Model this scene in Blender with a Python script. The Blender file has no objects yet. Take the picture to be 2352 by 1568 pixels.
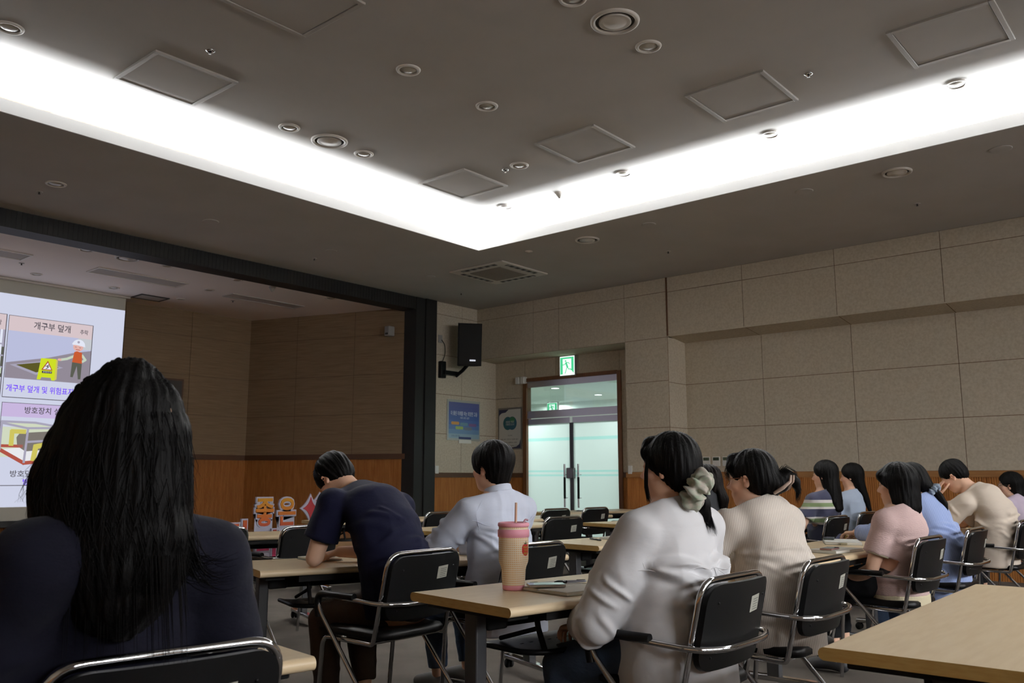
import bpy, math, random
import numpy as np
from mathutils import Vector, Matrix, Euler

C = bpy.context.scene.collection
SC = bpy.context.scene
R = math.radians
PI = math.pi

# ------------------------------------------------------------------ camera, world, light, exposure
cam_d = bpy.data.cameras.new('camera')
cam = bpy.data.objects.new('camera', cam_d)
C.objects.link(cam)
SC.camera = cam
cam.location = (0.0, 0.0, 1.165)
cam.rotation_euler = (R(90 + 9.0), 0, R(40.59 - 90))
cam_d.sensor_width = 36.0
cam_d.lens = 36.0 * 1980.0 / 2352.0
cam_d.clip_start = 0.02
cam_d.clip_end = 60
cam_d.dof.use_dof = True
cam_d.dof.focus_distance = 4.2
cam_d.dof.aperture_fstop = 7.5

world = bpy.data.worlds.new('world')
SC.world = world
world.use_nodes = True
world.node_tree.nodes['Background'].inputs[0].default_value = (0.0, 0.0, 0.0, 1)
world.node_tree.nodes['Background'].inputs[1].default_value = 0.0

SC.view_settings.view_transform = 'Standard'
SC.view_settings.look = 'None'
SC.view_settings.gamma = 1.0
SC.view_settings.use_curve_mapping = False
SC.view_settings.exposure = 0.0
SC.cycles.max_bounces = 9
SC.cycles.diffuse_bounces = 6
SC.cycles.glossy_bounces = 4
SC.cycles.transmission_bounces = 6
SC.cycles.transparent_max_bounces = 8
SC.cycles.sample_clamp_indirect = 6.0
SC.cycles.caustics_reflective = False
SC.cycles.caustics_refractive = False

# tray in the ceiling: x 1.65..7.94, y -3.0..7.37; tubes lie in the trough behind its lip
TX0, TX1, TY0, TY1 = 1.65, 7.94, -3.0, 7.37
ZL, ZU = 4.07, 4.35            # lower ceiling ring, upper tray ceiling
ADDED_BLIND_L = 1.0                  # radiance of the glowing blinds added behind the camera
COVE_W = 2900.0                  # watts per metre of cove
def cove_light(name, a, b, inward, part=1.0):
    """A long thin lamp in the trough, tilted towards the middle of the tray."""
    d = bpy.data.lights.new(name, 'AREA')
    d.shape = 'RECTANGLE'
    a, b = Vector(a), Vector(b)
    L = (b - a).length
    d.size, d.size_y = L, 0.085
    d.energy = COVE_W * part * L * 0.1
    d.color = (0.90, 0.95, 1.0)
    o = bpy.data.objects.new(name, d)
    C.objects.link(o)
    o.location = (a + b) / 2
    x = (b - a).normalized()
    n = (Vector(inward).normalized() * 0.72 + Vector((0, 0, 0.69))).normalized()
    z = -n
    y = z.cross(x)
    M = Matrix((x, y, z)).transposed()
    o.rotation_euler = M.to_euler()
    return o
cove_light('cove_lamp', (TX0, TY1 + .16, ZL + .046), (TX1 + .16, TY1 + .16, ZL + .046), (0, -1, 0))
cove_light('cove_lamp', (TX1 + .16, TY0, ZL + .046), (TX1 + .16, TY1 + .16, ZL + .046), (-1, 0, 0))
cove_light('cove_lamp', (TX0, TY0 - .16, ZL + .046), (TX1, TY0 - .16, ZL + .046), (0, 1, 0))
# weak second lamps added at lip height to graze the tray
cove_light('cove_rim', (TX0, TY1 + .2, ZL + .118), (TX1 + .2, TY1 + .2, ZL + .118), (0, -1, -.35), .022)
cove_light('cove_rim', (TX1 + .2, TY0, ZL + .118), (TX1 + .2, TY1 + .2, ZL + .118), (-1, 0, -.35), .022)
# (the cove along the left side is switched off)
# unseen lamps added behind the camera to light the audience's backs
for wx in (1.2, 3.7, 6.2, 8.7):
    d = bpy.data.lights.new('window_light', 'AREA'); d.shape = 'RECTANGLE'; d.size, d.size_y = 1.85, 1.8
    d.energy = 115.0; d.spread = R(115); d.color = (0.97, 0.98, 1.0)
    o = bpy.data.objects.new('window_light', d); C.objects.link(o); o.location = (wx, -5.38, 2.5); o.rotation_euler = (R(58), 0, 0)
# the lit corridor behind the glass doors
def corridor_lamp(loc, size, e):
    d = bpy.data.lights.new('corridor_lamp', 'AREA')
    d.shape = 'DISK'; d.size = size; d.energy = e; d.color = (0.93, 1.0, 0.98)
    o = bpy.data.objects.new('corridor_lamp', d); C.objects.link(o); o.location = loc
CORR = [(12.13, 9.38), (13.64, 9.5), (14.37, 11.2), (12.2, 7.2)]
for cx, cy in CORR:
    corridor_lamp((cx, cy, 2.70), 0.16, 26.0)

# ------------------------------------------------------------------ helpers
def lin(c):
    """sRGB 0..255 -> linear"""
    out = []
    for v in c[:3]:
        v = v / 255.0
        out.append(v / 12.92 if v <= 0.04045 else ((v + 0.055) / 1.055) ** 2.4)
    return (*out, 1.0)

def tag(o, label=None, cat=None, group=None, kind=None):
    if label: o['label'] = label
    if cat: o['category'] = cat
    if group: o['group'] = group
    if kind: o['kind'] = kind
    return o

def empty(name, loc=(0, 0, 0), rz=0.0, label=None, cat=None, group=None):
    o = bpy.data.objects.new(name, None)
    o.empty_display_size = 0.1
    C.objects.link(o)
    o.location = loc
    o.rotation_euler = (0, 0, rz)
    return tag(o, label, cat, group)

class MB:
    """collects shapes and links them as one mesh object"""
    def __init__(s):
        s.v = []; s.f = []; s.m = []; s.sm = []
    def add(s, vs, fs, mi=0, smooth=False):
        b = len(s.v)
        s.v += [tuple(v) for v in vs]
        for f in fs:
            s.f.append(tuple(i + b for i in f)); s.m.append(mi); s.sm.append(smooth)
    def box(s, lo, hi, mi=0, M=None):
        x0, y0, z0 = lo; x1, y1, z1 = hi
        vs = [(x0, y0, z0), (x1, y0, z0), (x1, y1, z0), (x0, y1, z0), (x0, y0, z1), (x1, y0, z1), (x1, y1, z1), (x0, y1, z1)]
        if M is not None: vs = [tuple(M @ Vector(v)) for v in vs]
        s.add(vs, [(0, 3, 2, 1), (4, 5, 6, 7), (0, 1, 5, 4), (1, 2, 6, 5), (2, 3, 7, 6), (3, 0, 4, 7)], mi)
    def bbox(s, lo, hi, r=0.004, mi=0, M=None, n=2):
        """box with rounded vertical and horizontal edges (via bmesh bevel)"""
        import bmesh
        bm = bmesh.new()
        bmesh.ops.create_cube(bm, size=1.0)
        c = [(a + b) / 2 for a, b in zip(lo, hi)]; d = [abs(b - a) for a, b in zip(lo, hi)]
        for v in bm.verts: v.co = Vector((c[0] + v.co.x * d[0], c[1] + v.co.y * d[1], c[2] + v.co.z * d[2]))
        bmesh.ops.bevel(bm, geom=bm.edges[:], offset=r, segments=n, affect='EDGES', profile=0.5)
        bm.verts.index_update()
        vs = [tuple(M @ v.co) if M is not None else tuple(v.co) for v in bm.verts]
        for f in bm.faces: f.normal_update()
        big = [max(abs(c) for c in f.normal) > .9995 for f in bm.faces]
        s.add(vs, [], mi)
        b = len(s.v) - len(vs)
        for f, fl in zip(bm.faces, big):
            s.f.append(tuple(v.index + b for v in f.verts)); s.m.append(mi); s.sm.append(not fl)
        bm.free()
    def quad(s, a, b, c, d, mi=0):
        s.add([a, b, c, d], [(0, 1, 2, 3)], mi)
    def poly(s, pts, mi=0):
        s.add(pts, [tuple(range(len(pts)))], mi)
    def prism(s, pts, vec, mi=0, cap0=True, mside=None):
        """polygon (3d points, ccw seen from the +vec side) pushed along vec"""
        n = len(pts); vec = Vector(vec)
        vs = [tuple(p) for p in pts] + [tuple(Vector(p) + vec) for p in pts]
        fs = [tuple(range(n, 2 * n))]
        if cap0: fs.append(tuple(reversed(range(n))))
        s.add(vs, fs, mi)
        s.add(vs, [(i, (i + 1) % n, (i + 1) % n + n, i + n) for i in range(n)], mi if mside is None else mside)
    def lathe(s, prof, n=32, o=(0, 0, 0), mi=0, axis='z', smooth=True, M=None):
        """profile [(r,z)...] turned round z"""
        vs = []; k = len(prof)
        for i in range(n):
            a = 2 * PI * i / n
            for r, z in prof:
                vs.append((o[0] + r * math.cos(a), o[1] + r * math.sin(a), o[2] + z))
        if M is not None: vs = [tuple(M @ Vector(v)) for v in vs]
        fs = []
        for i in range(n):
            j = (i + 1) % n
            for q in range(k - 1):
                fs.append((i * k + q, j * k + q, j * k + q + 1, i * k + q + 1))
        s.add(vs, fs, mi, smooth)
    def tube(s, pts, r, n=10, mi=0, closed=False, caps=True):
        """round tube along a polyline; r a number or one per point"""
        P = [Vector(p) for p in pts]; m = len(P)
        rs = r if isinstance(r, (list, tuple)) else [r] * m
        T = []
        for i in range(m):
            a = P[i - 1] if (i > 0 or closed) else P[i]
            b = P[(i + 1) % m] if (i < m - 1 or closed) else P[i]
            t = (b - a)
            T.append(t.normalized() if t.length > 1e-9 else Vector((0, 0, 1)))
        ref = Vector((0, 0, 1)) if abs(T[0].z) < 0.9 else Vector((1, 0, 0))
        u = (ref - T[0] * ref.dot(T[0])).normalized()
        vs = []
        for i in range(m):
            u = (u - T[i] * u.dot(T[i]))
            u = u.normalized() if u.length > 1e-6 else T[i].orthogonal().normalized()
            w = T[i].cross(u)
            for k in range(n):
                a = 2 * PI * k / n
                vs.append(tuple(P[i] + (u * math.cos(a) + w * math.sin(a)) * rs[i]))
        fs = []
        for i in range(m if closed else m - 1):
            j = (i + 1) % m
            for k in range(n):
                l = (k + 1) % n
                fs.append((i * n + k, i * n + l, j * n + l, j * n + k))
        s.add(vs, fs, mi, True)
        if caps and not closed:
            s.add(vs[:n], [tuple(reversed(range(n)))], mi); s.add(vs[-n:], [tuple(range(n))], mi)
    def build(s, name, mats, parent=None, loc=None, rz=None):
        me = bpy.data.meshes.new(name)
        me.from_pydata(s.v, [], s.f)
        if not isinstance(mats, (list, tuple)): mats = [mats]
        for m in mats: me.materials.append(m)
        me.polygons.foreach_set('material_index', s.m)
        me.polygons.foreach_set('use_smooth', s.sm)
        me.update()
        o = bpy.data.objects.new(name, me)
        C.objects.link(o)
        if parent is not None: o.parent = parent
        if loc is not None: o.location = loc
        if rz is not None: o.rotation_euler = (0, 0, rz)
        return o

def fillet(pts, rad, n=6, closed=False):
    """polyline with rounded corners"""
    P = [Vector(p) for p in pts]; out = []; m = len(P)
    for i in range(m):
        if not closed and i in (0, m - 1): out.append(P[i]); continue
        a, b, c = P[i - 1], P[i], P[(i + 1) % m]
        r = rad[i] if isinstance(rad, (list, tuple)) else rad
        d0, d1 = (a - b), (c - b)
        r = min(r, d0.length * .49, d1.length * .49)
        if r < 1e-5: out.append(b); continue
        p0, p1 = b + d0.normalized() * r, b + d1.normalized() * r
        for k in range(n + 1):
            t = k / n
            out.append(p0 * (1 - t) ** 2 + b * 2 * t * (1 - t) + p1 * t * t)
    return out

def rrect(w, h, r, n=5, c=(0, 0)):
    pts = []
    for cx, cy, a0 in ((w / 2 - r, h / 2 - r, 0), (-w / 2 + r, h / 2 - r, 90), (-w / 2 + r, -h / 2 + r, 180), (w / 2 - r, -h / 2 + r, 270)):
        for k in range(n + 1):
            a = R(a0 + 90 * k / n)
            pts.append((c[0] + cx + r * math.cos(a), c[1] + cy + r * math.sin(a)))
    return pts

def copy_tree(o, parent=None):
    c = o.copy(); C.objects.link(c)
    if parent is not None: c.parent = parent
    for ch in list(o.children): copy_tree(ch, c)
    return c

# ------------------------------------------------------------------ materials
MATS = {}
def mat(name, col, rough=0.5, metal=0.0, spec=0.5, bump=None, var=None, coat=0.0, sheen=0.0, noise_scale=40.0, stretch=(1, 1, 1), detail=4.0):
    """principled material; var = second colour mixed in by noise; bump = strength of a noise bump"""
    m = bpy.data.materials.new(name); m.use_nodes = True
    nt = m.node_tree; N = nt.nodes; L = nt.links
    p = N['Principled BSDF']
    p.inputs['Base Color'].default_value = lin(col)
    p.inputs['Roughness'].default_value = rough
    p.inputs['Metallic'].default_value = metal
    p.inputs['Specular IOR Level'].default_value = spec
    p.inputs['Coat Weight'].default_value = coat
    p.inputs['Sheen Weight'].default_value = sheen
    if var is not None or bump:
        tc = N.new('ShaderNodeTexCoord'); mp = N.new('ShaderNodeMapping')
        mp.inputs['Scale'].default_value = stretch
        L.new(tc.outputs['Object'], mp.inputs['Vector'])
        nz = N.new('ShaderNodeTexNoise')
        nz.inputs['Scale'].default_value = noise_scale
        nz.inputs['Detail'].default_value = detail
        L.new(mp.outputs['Vector'], nz.inputs['Vector'])
        if var is not None:
            cr = N.new('ShaderNodeValToRGB')
            cr.color_ramp.elements[0].position = 0.35; cr.color_ramp.elements[1].position = 0.65
            cr.color_ramp.elements[0].color = lin(col); cr.color_ramp.elements[1].color = lin(var)
            L.new(nz.outputs['Fac'], cr.inputs['Fac'])
            L.new(cr.outputs['Color'], p.inputs['Base Color'])
        if bump:
            b = N.new('ShaderNodeBump'); b.inputs['Strength'].default_value = bump; b.inputs['Distance'].default_value = 0.01
            L.new(nz.outputs['Fac'], b.inputs['Height']); L.new(b.outputs['Normal'], p.inputs['Normal'])
    MATS[name] = m
    return m

def emit(name, col, s):
    m = bpy.data.materials.new(name); m.use_nodes = True
    nt = m.node_tree; nt.nodes.clear()
    e = nt.nodes.new('ShaderNodeEmission'); o = nt.nodes.new('ShaderNodeOutputMaterial')
    e.inputs[0].default_value = lin(col); e.inputs[1].default_value = s
    nt.links.new(e.outputs[0], o.inputs[0])
    return m

def stripes(name, cols, axis, period, rough=0.8, edges=None, bump=0.0, wob=0.0):
    """cloth with woven stripes along one object axis"""
    m = mat(name, cols[0], rough, sheen=0.2)
    nt = m.node_tree; N = nt.nodes; L = nt.links; p = N['Principled BSDF']
    tc = N.new('ShaderNodeTexCoord'); sx = N.new('ShaderNodeSeparateXYZ')
    L.new(tc.outputs['Object'], sx.inputs[0])
    mm = N.new('ShaderNodeMath'); mm.operation = 'DIVIDE'; mm.inputs[1].default_value = period
    if isinstance(axis, int): L.new(sx.outputs[axis], mm.inputs[0])
    else:
        dt = N.new('ShaderNodeVectorMath'); dt.operation = 'DOT_PRODUCT'; dt.inputs[1].default_value = axis
        L.new(tc.outputs['Object'], dt.inputs[0]); L.new(dt.outputs['Value'], mm.inputs[0])
    fr = N.new('ShaderNodeMath'); fr.operation = 'FRACT'; L.new(mm.outputs[0], fr.inputs[0])
    cr = N.new('ShaderNodeValToRGB'); cr.color_ramp.interpolation = 'CONSTANT'
    n = len(cols)
    edges = edges or [i / n for i in range(n)]
    cr.color_ramp.elements[0].position = 0; cr.color_ramp.elements[0].color = lin(cols[0])
    cr.color_ramp.elements[1].position = edges[1]; cr.color_ramp.elements[1].color = lin(cols[1])
    for i in range(2, n):
        e = cr.color_ramp.elements.new(edges[i]); e.color = lin(cols[i])
    L.new(fr.outputs[0], cr.inputs['Fac']); L.new(cr.outputs['Color'], p.inputs['Base Color'])
    return m

ceil_m = mat('ceiling_paint', (183, 179, 174), 0.9, spec=0.2, var=(178, 174, 168), noise_scale=1.5)
lightened_ceil_m = mat('stage_ceiling_paint', (236, 228, 222), 0.9, spec=0.2)  # ceiling paint made paler to stand in for light missing over the stage
fascia_m = mat('fascia_paint', (214, 214, 214), 0.85, spec=0.2)
panel_m = mat('acoustic_panel', (203, 192, 173), 0.95, spec=0.1, var=(189, 177, 157), noise_scale=34, bump=0.25, detail=8)
joint_m = mat('panel_joint', (104, 72, 44), 0.9, spec=0.1)
stage_panel_m = mat('stage_panel', (138, 117, 92), 0.7, spec=0.2, var=(124, 103, 78), noise_scale=6, stretch=(.4, .4, 14), detail=6)
stage_joint_m = mat('stage_joint', (84, 66, 48), 0.9)
wains_m = mat('wainscot_wood', (176, 118, 62), 0.55, spec=0.25, var=(158, 100, 48), noise_scale=5, stretch=(6, 6, .6))
rail_m = mat('rail_wood', (158, 112, 66), 0.5, spec=0.3, var=(142, 98, 56), noise_scale=8, stretch=(.6, .6, 6))
rail_dark_m = mat('rail_dark', (84, 58, 40), 0.5, spec=0.3)
floor_m = mat('floor_carpet', (90, 84, 78), 0.95, spec=0.1, var=(79, 74, 69), noise_scale=3.0, bump=0.2)
dark_m = mat('dark_metal_slats', (31, 30, 29), 0.6, spec=0.3)
frame_wood_m = mat('door_frame_wood', (124, 80, 42), 0.45, var=(104, 64, 32), noise_scale=6, stretch=(8, 8, .6))
steel_m = mat('brushed_steel', (205, 200, 204), 0.32, metal=1.0)
chrome_m = mat('chrome', (214, 214, 216), 0.07, metal=1.0)
black_m = mat('black_plastic', (12, 12, 13), 0.42, spec=0.2)
blackmat_m = mat('black_matte', (22, 22, 22), 0.75, spec=0.25)
grey_leg_m = mat('grey_table_leg', (56, 56, 58), 0.5, spec=0.4)
white_m = mat('white_plastic', (222, 222, 218), 0.5)
offwhite_m = mat('off_white_trim', (205, 198, 188), 0.45)
grey_m = mat('grey_plastic', (150, 148, 144), 0.5)
green_lcd_m = mat('lcd_green', (64, 74, 58), 0.25)
paper_m = mat('paper', (226, 224, 216), 0.8)
label_m = mat('label_sticker', (164, 162, 150), 0.6)
label_ink_m = mat('label_ink', (96, 96, 90), 0.7)
beech_m = mat('beech_top', (226, 204, 168), 0.40, spec=0.45, var=(219, 195, 157), noise_scale=5, stretch=(1.2, 9, 9), detail=6)
edge_m = mat('oak_end_band', (204, 170, 104), 0.45, spec=0.3, var=(194, 156, 90), noise_scale=20, stretch=(3, 1, 6))
skin_cols = (230, 186, 158)
# ------------------------------------------------------------------ room shell
XW, XF = 11.344, 10.85          # recessed wall plane / front plane of piers and bulkheads
YS = 10.10                      # plane of the stage opening
XL, YB = -1.6, -5.5             # left wall and back wall
XP = 6.325                      # pier edge

def sbox(mb, a, b, mi=0):
    mb.box([min(p, q) for p, q in zip(a, b)], [max(p, q) for p, q in zip(a, b)], mi)

def panels_x(mb, X, ys, zs, out=-1, gap=.007, dep=.008):
    """acoustic boards on a plane x = X, seen from the side 'out'"""
    y0, y1, z0, z1 = min(ys), max(ys), min(zs), max(zs)
    mb.quad((X, y0, z0), (X, y1, z0), (X, y1, z1), (X, y0, z1), 1)
    for a, b in zip(ys[:-1], ys[1:]):
        for c, d in zip(zs[:-1], zs[1:]):
            sbox(mb, (X, a + gap / 2, c + gap / 2), (X + out * dep, b - gap / 2, d - gap / 2), 0)
def panels_y(mb, Y, xs, zs, out=-1, gap=.007, dep=.008):
    x0, x1, z0, z1 = min(xs), max(xs), min(zs), max(zs)
    mb.quad((x0, Y, z0), (x1, Y, z0), (x1, Y, z1), (x0, Y, z1), 1)
    for a, b in zip(xs[:-1], xs[1:]):
        for c, d in zip(zs[:-1], zs[1:]):
            sbox(mb, (a + gap / 2, Y, c + gap / 2), (b - gap / 2, Y + out * dep, d - gap / 2), 0)

def ribs(mb, p, q, z0, z1, nrm, pitch=.026, dep=.008, mi=0):
    """vertical reeded boarding from p to q (plan points)"""
    p, q, n = Vector((*p, 0)), Vector((*q, 0)), Vector((*nrm, 0))
    L = (q - p).length; k = max(1, round(L / pitch)); u = (q - p) / k
    vs, fs = [], []
    for i in range(k):
        a = p + u * i
        for t, d in ((0.0, 0.0), (0.12, dep), (0.78, dep), (0.9, 0.0)):
            b = a + u * t + n * d
            vs += [(b.x, b.y, z0), (b.x, b.y, z1)]
    e = p + u * k
    vs += [(e.x, e.y, z0), (e.x, e.y, z1)]
    for i in range(len(vs) // 2 - 1):
        fs.append((2 * i, 2 * i + 2, 2 * i + 3, 2 * i + 1))
    mb.add(vs, fs, mi)

ZJ = [1.25, 1.883, 2.53]
# --- floor
m = MB(); m.box((XL - .2, YB - .2, -.1), (XW + .1, YS + .4, 0)); tag(m.build('floor', floor_m), kind='structure')
m = MB(); m.box((-1.4, YS + .02, 0.0), (10.2, 13.5, .30)); tag(m.build('floor_stage', mat('stage_floor', (176, 138, 100), .4)), kind='structure')

# --- right wall: recessed panels, wainscot and rail
m = MB()
ysr = [YB, -3.77, -2.5, -1.23, .05, 1.33, 2.615, 3.872, 5.111, XP]
panels_x(m, XW, ysr, ZJ + [3.17])
tag(m.build('wall_right', [panel_m, joint_m]), kind='structure')
m = MB(); ribs(m, (XW - .002, YB), (XW - .002, XP), 0.0, 1.18, (-1, 0))
tag(m.build('wall_right_wainscot', wains_m), kind='structure')
m = MB(); m.box((XW - .022, YB, 1.175), (XW + .01, XP, 1.25)); tag(m.build('trim_rail_right', rail_m), kind='structure')
# --- upper bulkhead over the recess
m = MB()
ysu = [YB, -3.77, -2.5, -1.23, .07, 1.34, 2.60, 3.86, 5.13, XP]
panels_x(m, XF, ysu, [3.205, 3.85, ZL])
m.quad((XF, YB, 3.205), (XW, YB, 3.15), (XW, XP, 3.15), (XF, XP, 3.205), 0)
m.box((XF - .012, YB, 3.19), (XF + .01, XP, 3.207), 0)
for y in ysu[1:-1]:
    m.quad((XF, y - .004, 3.2035), (XW, y - .004, 3.1485), (XW, y + .004, 3.1485), (XF, y + .004, 3.2035), 1)
tag(m.build('wall_right_bulkhead', [panel_m, joint_m]), kind='structure')
m = MB(); m.box((XF - .012, XP - .022, 3.2), (XF + .05, XP + .004, ZL)); tag(m.build('trim_1', mat('reveal_wood', (96, 60, 30), .6)), kind='structure')
# --- pier between recess and door alcove
m = MB()
panels_x(m, XF, [XP, 7.05], [1.25, 1.883, 2.556, 3.187, 3.86, ZL])
panels_y(m, XP, [XF, XW], [1.25, 1.883, 2.53, 3.187], -1)
panels_y(m, 7.05, [XF, XW], [1.25, 1.883, 2.556, 3.19], 1)
tag(m.build('wall_right_pier', [panel_m, joint_m]), kind='structure')
m = MB()
ribs(m, (XF - .002, XP - .01), (XF - .002, 7.06), 0, 1.18, (-1, 0))
ribs(m, (XF, XP - .002), (XW, XP - .002), 0, 1.18, (0, -1))
ribs(m, (XF, 7.052), (XW, 7.052), 0, 1.18, (0, 1))
tag(m.build('wall_right_wainscot', wains_m), kind='structure')
m = MB(); m.box((XF - .022, XP - .02, 1.175), (XW - .02, 7.07, 1.25)); tag(m.build('trim_rail_pier', rail_m), kind='structure')
# --- door alcove
m = MB()
panels_x(m, XF, [7.05, 8.30, 8.832, YS], [3.18, 3.86, ZL])
m.quad((XF, 7.05, 3.18), (XW, 7.05, 3.16), (XW, YS, 3.16), (XF, YS, 3.18), 0)
tag(m.build('wall_door_bulkhead', [panel_m, joint_m]), kind='structure')
DY0, DY1, DZ = 7.48, 9.42, 2.84
m = MB()
panels_x(m, XW, [7.05, DY0], [1.25, 1.883, 2.53, 3.17])
panels_x(m, XW, [DY1, YS], [1.25, 1.883, 2.53, 3.17])
panels_x(m, XW, [DY0, 8.28, 8.76, DY1], [DZ, 3.17])
m.box((XW, 7.05, 0), (XW + .1, DY0, 3.17)); m.box((XW, DY1, 0), (XW + .1, YS, 3.17)); m.box((XW, DY0, DZ), (XW + .1, DY1, 3.17))
tag(m.build('wall_door', [panel_m, joint_m]), kind='structure')
m = MB()
ribs(m, (XW - .002, 7.05), (XW - .002, DY0), 0, 1.18, (-1, 0)); ribs(m, (XW - .002, DY1), (XW - .002, YS), 0, 1.18, (-1, 0))
tag(m.build('wall_door_wainscot', wains_m), kind='structure')
m = MB(); m.box((XW - .022, 7.05, 1.175), (XW + .01, DY0, 1.25)); m.box((XW - .022, DY1, 1.175), (XW + .01, YS, 1.25))
tag(m.build('trim_rail_door', rail_dark_m), kind='structure')
# --- wall beside the stage opening
m = MB()
panels_y(m, YS, [9.84, 10.47, XW], [1.25, 1.883, 2.53, 3.18, 3.86, ZL])
tag(m.build('wall_front', [panel_m, joint_m]), kind='structure')
m = MB(); ribs(m, (9.84, YS - .002), (XW, YS - .002), 0, 1.18, (0, -1)); tag(m.build('wall_front_wainscot', wains_m), kind='structure')
m = MB(); m.box((9.84, YS - .022, 1.175), (XW, YS + .01, 1.25)); tag(m.build('trim_rail_front', rail_dark_m), kind='structure')
# --- stage opening: beam and post of dark slats
m = MB()
m.box((-1.6, YS, 3.872), (9.40, YS + .3, ZL), 0)
for i in range(140):
    x = 9.36 - i * .055
    m.box((x - .012, YS - .004, 3.874), (x + .012, YS, ZL), 0)
m.box((-1.6, YS - .006, 3.866), (9.40, YS + .3, 3.874), 0)
tag(m.build('beam_stage', dark_m), kind='structure')
m = MB(); m.box((9.40, YS - .01, 0), (9.60, YS + .30, ZL)); m.box((9.60, YS - .035, 0), (9.84, YS + .30, ZL))
m.box((9.595, YS - .03, 0), (9.605, YS, ZL))
tag(m.build('pillar_stage', dark_m), kind='structure')
m = MB(); panels_y(m, YS, [XL, -.9], [0, 1.25, 1.883, 2.53, 3.18, 3.86, ZL]); tag(m.build('wall_front', [panel_m, joint_m]), kind='structure')
# --- stage shell
SJ = [1.55, 2.20, 2.85, 3.50, 3.93]
m = MB()
panels_y(m, 13.3, [-1.3, -.2, 1.1, 2.37, 3.64, 4.9, 6.17, 7.30, 8.42], SJ, gap=.006)
tag(m.build('wall_stage_back', [stage_panel_m, stage_joint_m]), kind='structure')
m = MB(); ribs(m, (-1.3, 13.298), (8.42, 13.298), .3, 1.47, (0, -1)); tag(m.build('wall_stage_wainscot', wains_m), kind='structure')
m = MB(); m.box((-1.3, 13.27, 1.465), (8.44, 13.31, 1.55)); tag(m.build('trim_rail_stage', rail_dark_m), kind='structure')
# splayed side wall of the stage
P0, P1 = Vector((8.42, 13.3, 0)), Vector((9.45, 10.25, 0))
du = (P1 - P0).normalized(); dn = Vector((du.y, -du.x, 0))
if dn.x > 0: dn = -dn
LW = (P1 - P0).length
m = MB()
def side(a, b, z0, z1, d, mi=0):
    q = [P0 + du * a, P0 + du * b]
    f = [p + dn * d for p in q]
    m.add([(f[0].x, f[0].y, z0), (f[1].x, f[1].y, z0), (f[1].x, f[1].y, z1), (f[0].x, f[0].y, z1)], [(0, 1, 2, 3)], mi)
side(0, LW, .3, 3.93, 0, 1)
us = [0, 1.0, 2.15, LW]
for a, b in zip(us[:-1], us[1:]):
    for c, d in zip(SJ[:-1], SJ[1:]): side(a + .003, b - .003, c + .003, d - .003, .008)
tag(m.build('wall_stage_side', [stage_panel_m, stage_joint_m]), kind='structure')
m = MB(); ribs(m, (P0.x, P0.y), (P1.x, P1.y), .3, 1.47, (dn.x, dn.y)); tag(m.build('wall_stage_wainscot', wains_m), kind='structure')
m = MB()
a, b = P0 + dn * .03, P1 + dn * .03
m.prism([(P0.x, P0.y, 1.465), (P1.x, P1.y, 1.465), (b.x, b.y, 1.465), (a.x, a.y, 1.465)], (0, 0, .085)); tag(m.build('trim_rail_stage', rail_dark_m), kind='structure')
m = MB(); m.quad((-1.3, 13.3, .3), (-1.3, 10.1, .3), (-1.3, 10.1, 3.93), (-1.3, 13.3, 3.93)); tag(m.build('wall_stage_left', stage_panel_m), kind='structure')
m = MB(); m.box((-1.6, YS + .3, 3.92), (10.4, 13.4, 3.98)); m.box((-1.6, YS + .28, 3.90), (10.4, YS + .32, ZL)); tag(m.build('ceiling_stage', lightened_ceil_m), kind='structure')
# --- walls behind and to the left of the camera
m = MB(); panels_x(m, XL, [YB + i * 1.3 for i in range(13)], ZJ + [3.18, 3.86, ZL], out=1); m.quad((XL, YB, 0), (XL, YS, 0), (XL, YS, 1.25), (XL, YB, 1.25), 2)
tag(m.build('wall_left', [panel_m, joint_m, wains_m]), kind='structure')
m = MB(); panels_y(m, YB, [XL + i * 1.3 for i in range(11)], ZJ + [3.18, 3.86, ZL], out=1); m.quad((XL, YB, 0), (XW, YB, 0), (XW, YB, 1.25), (XL, YB, 1.25), 2)
tag(m.build('wall_back', [panel_m, joint_m, wains_m]), kind='structure')
# --- unseen windows with glowing blinds, added to go with the rear lamps
blind_glow_m = emit('daylight_blind', (236, 242, 255), ADDED_BLIND_L)
for i, x in enumerate((1.2, 3.7, 6.2, 8.7)):
    wn = empty('window_%d' % (i + 1), (x, YB, 1.55)); wn['kind'] = 'structure'
    m = MB()
    for lo, hi in (((-1.0, 0, -.05), (1.0, .06, .0)), ((-1.0, 0, 1.9), (1.0, .06, 1.95)), ((-1.0, 0, 0), (-.95, .06, 1.9)), ((.95, 0, 0), (1.0, .06, 1.9)), ((-.02, 0, 0), (.02, .05, 1.9))): m.box(lo, hi)
    m.build('window_frame', white_m, wn)
    m = MB(); m.quad((.95, .02, 0), (-.95, .02, 0), (-.95, .02, 1.9), (.95, .02, 1.9)); m.build('window_blind', blind_glow_m, wn)
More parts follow.
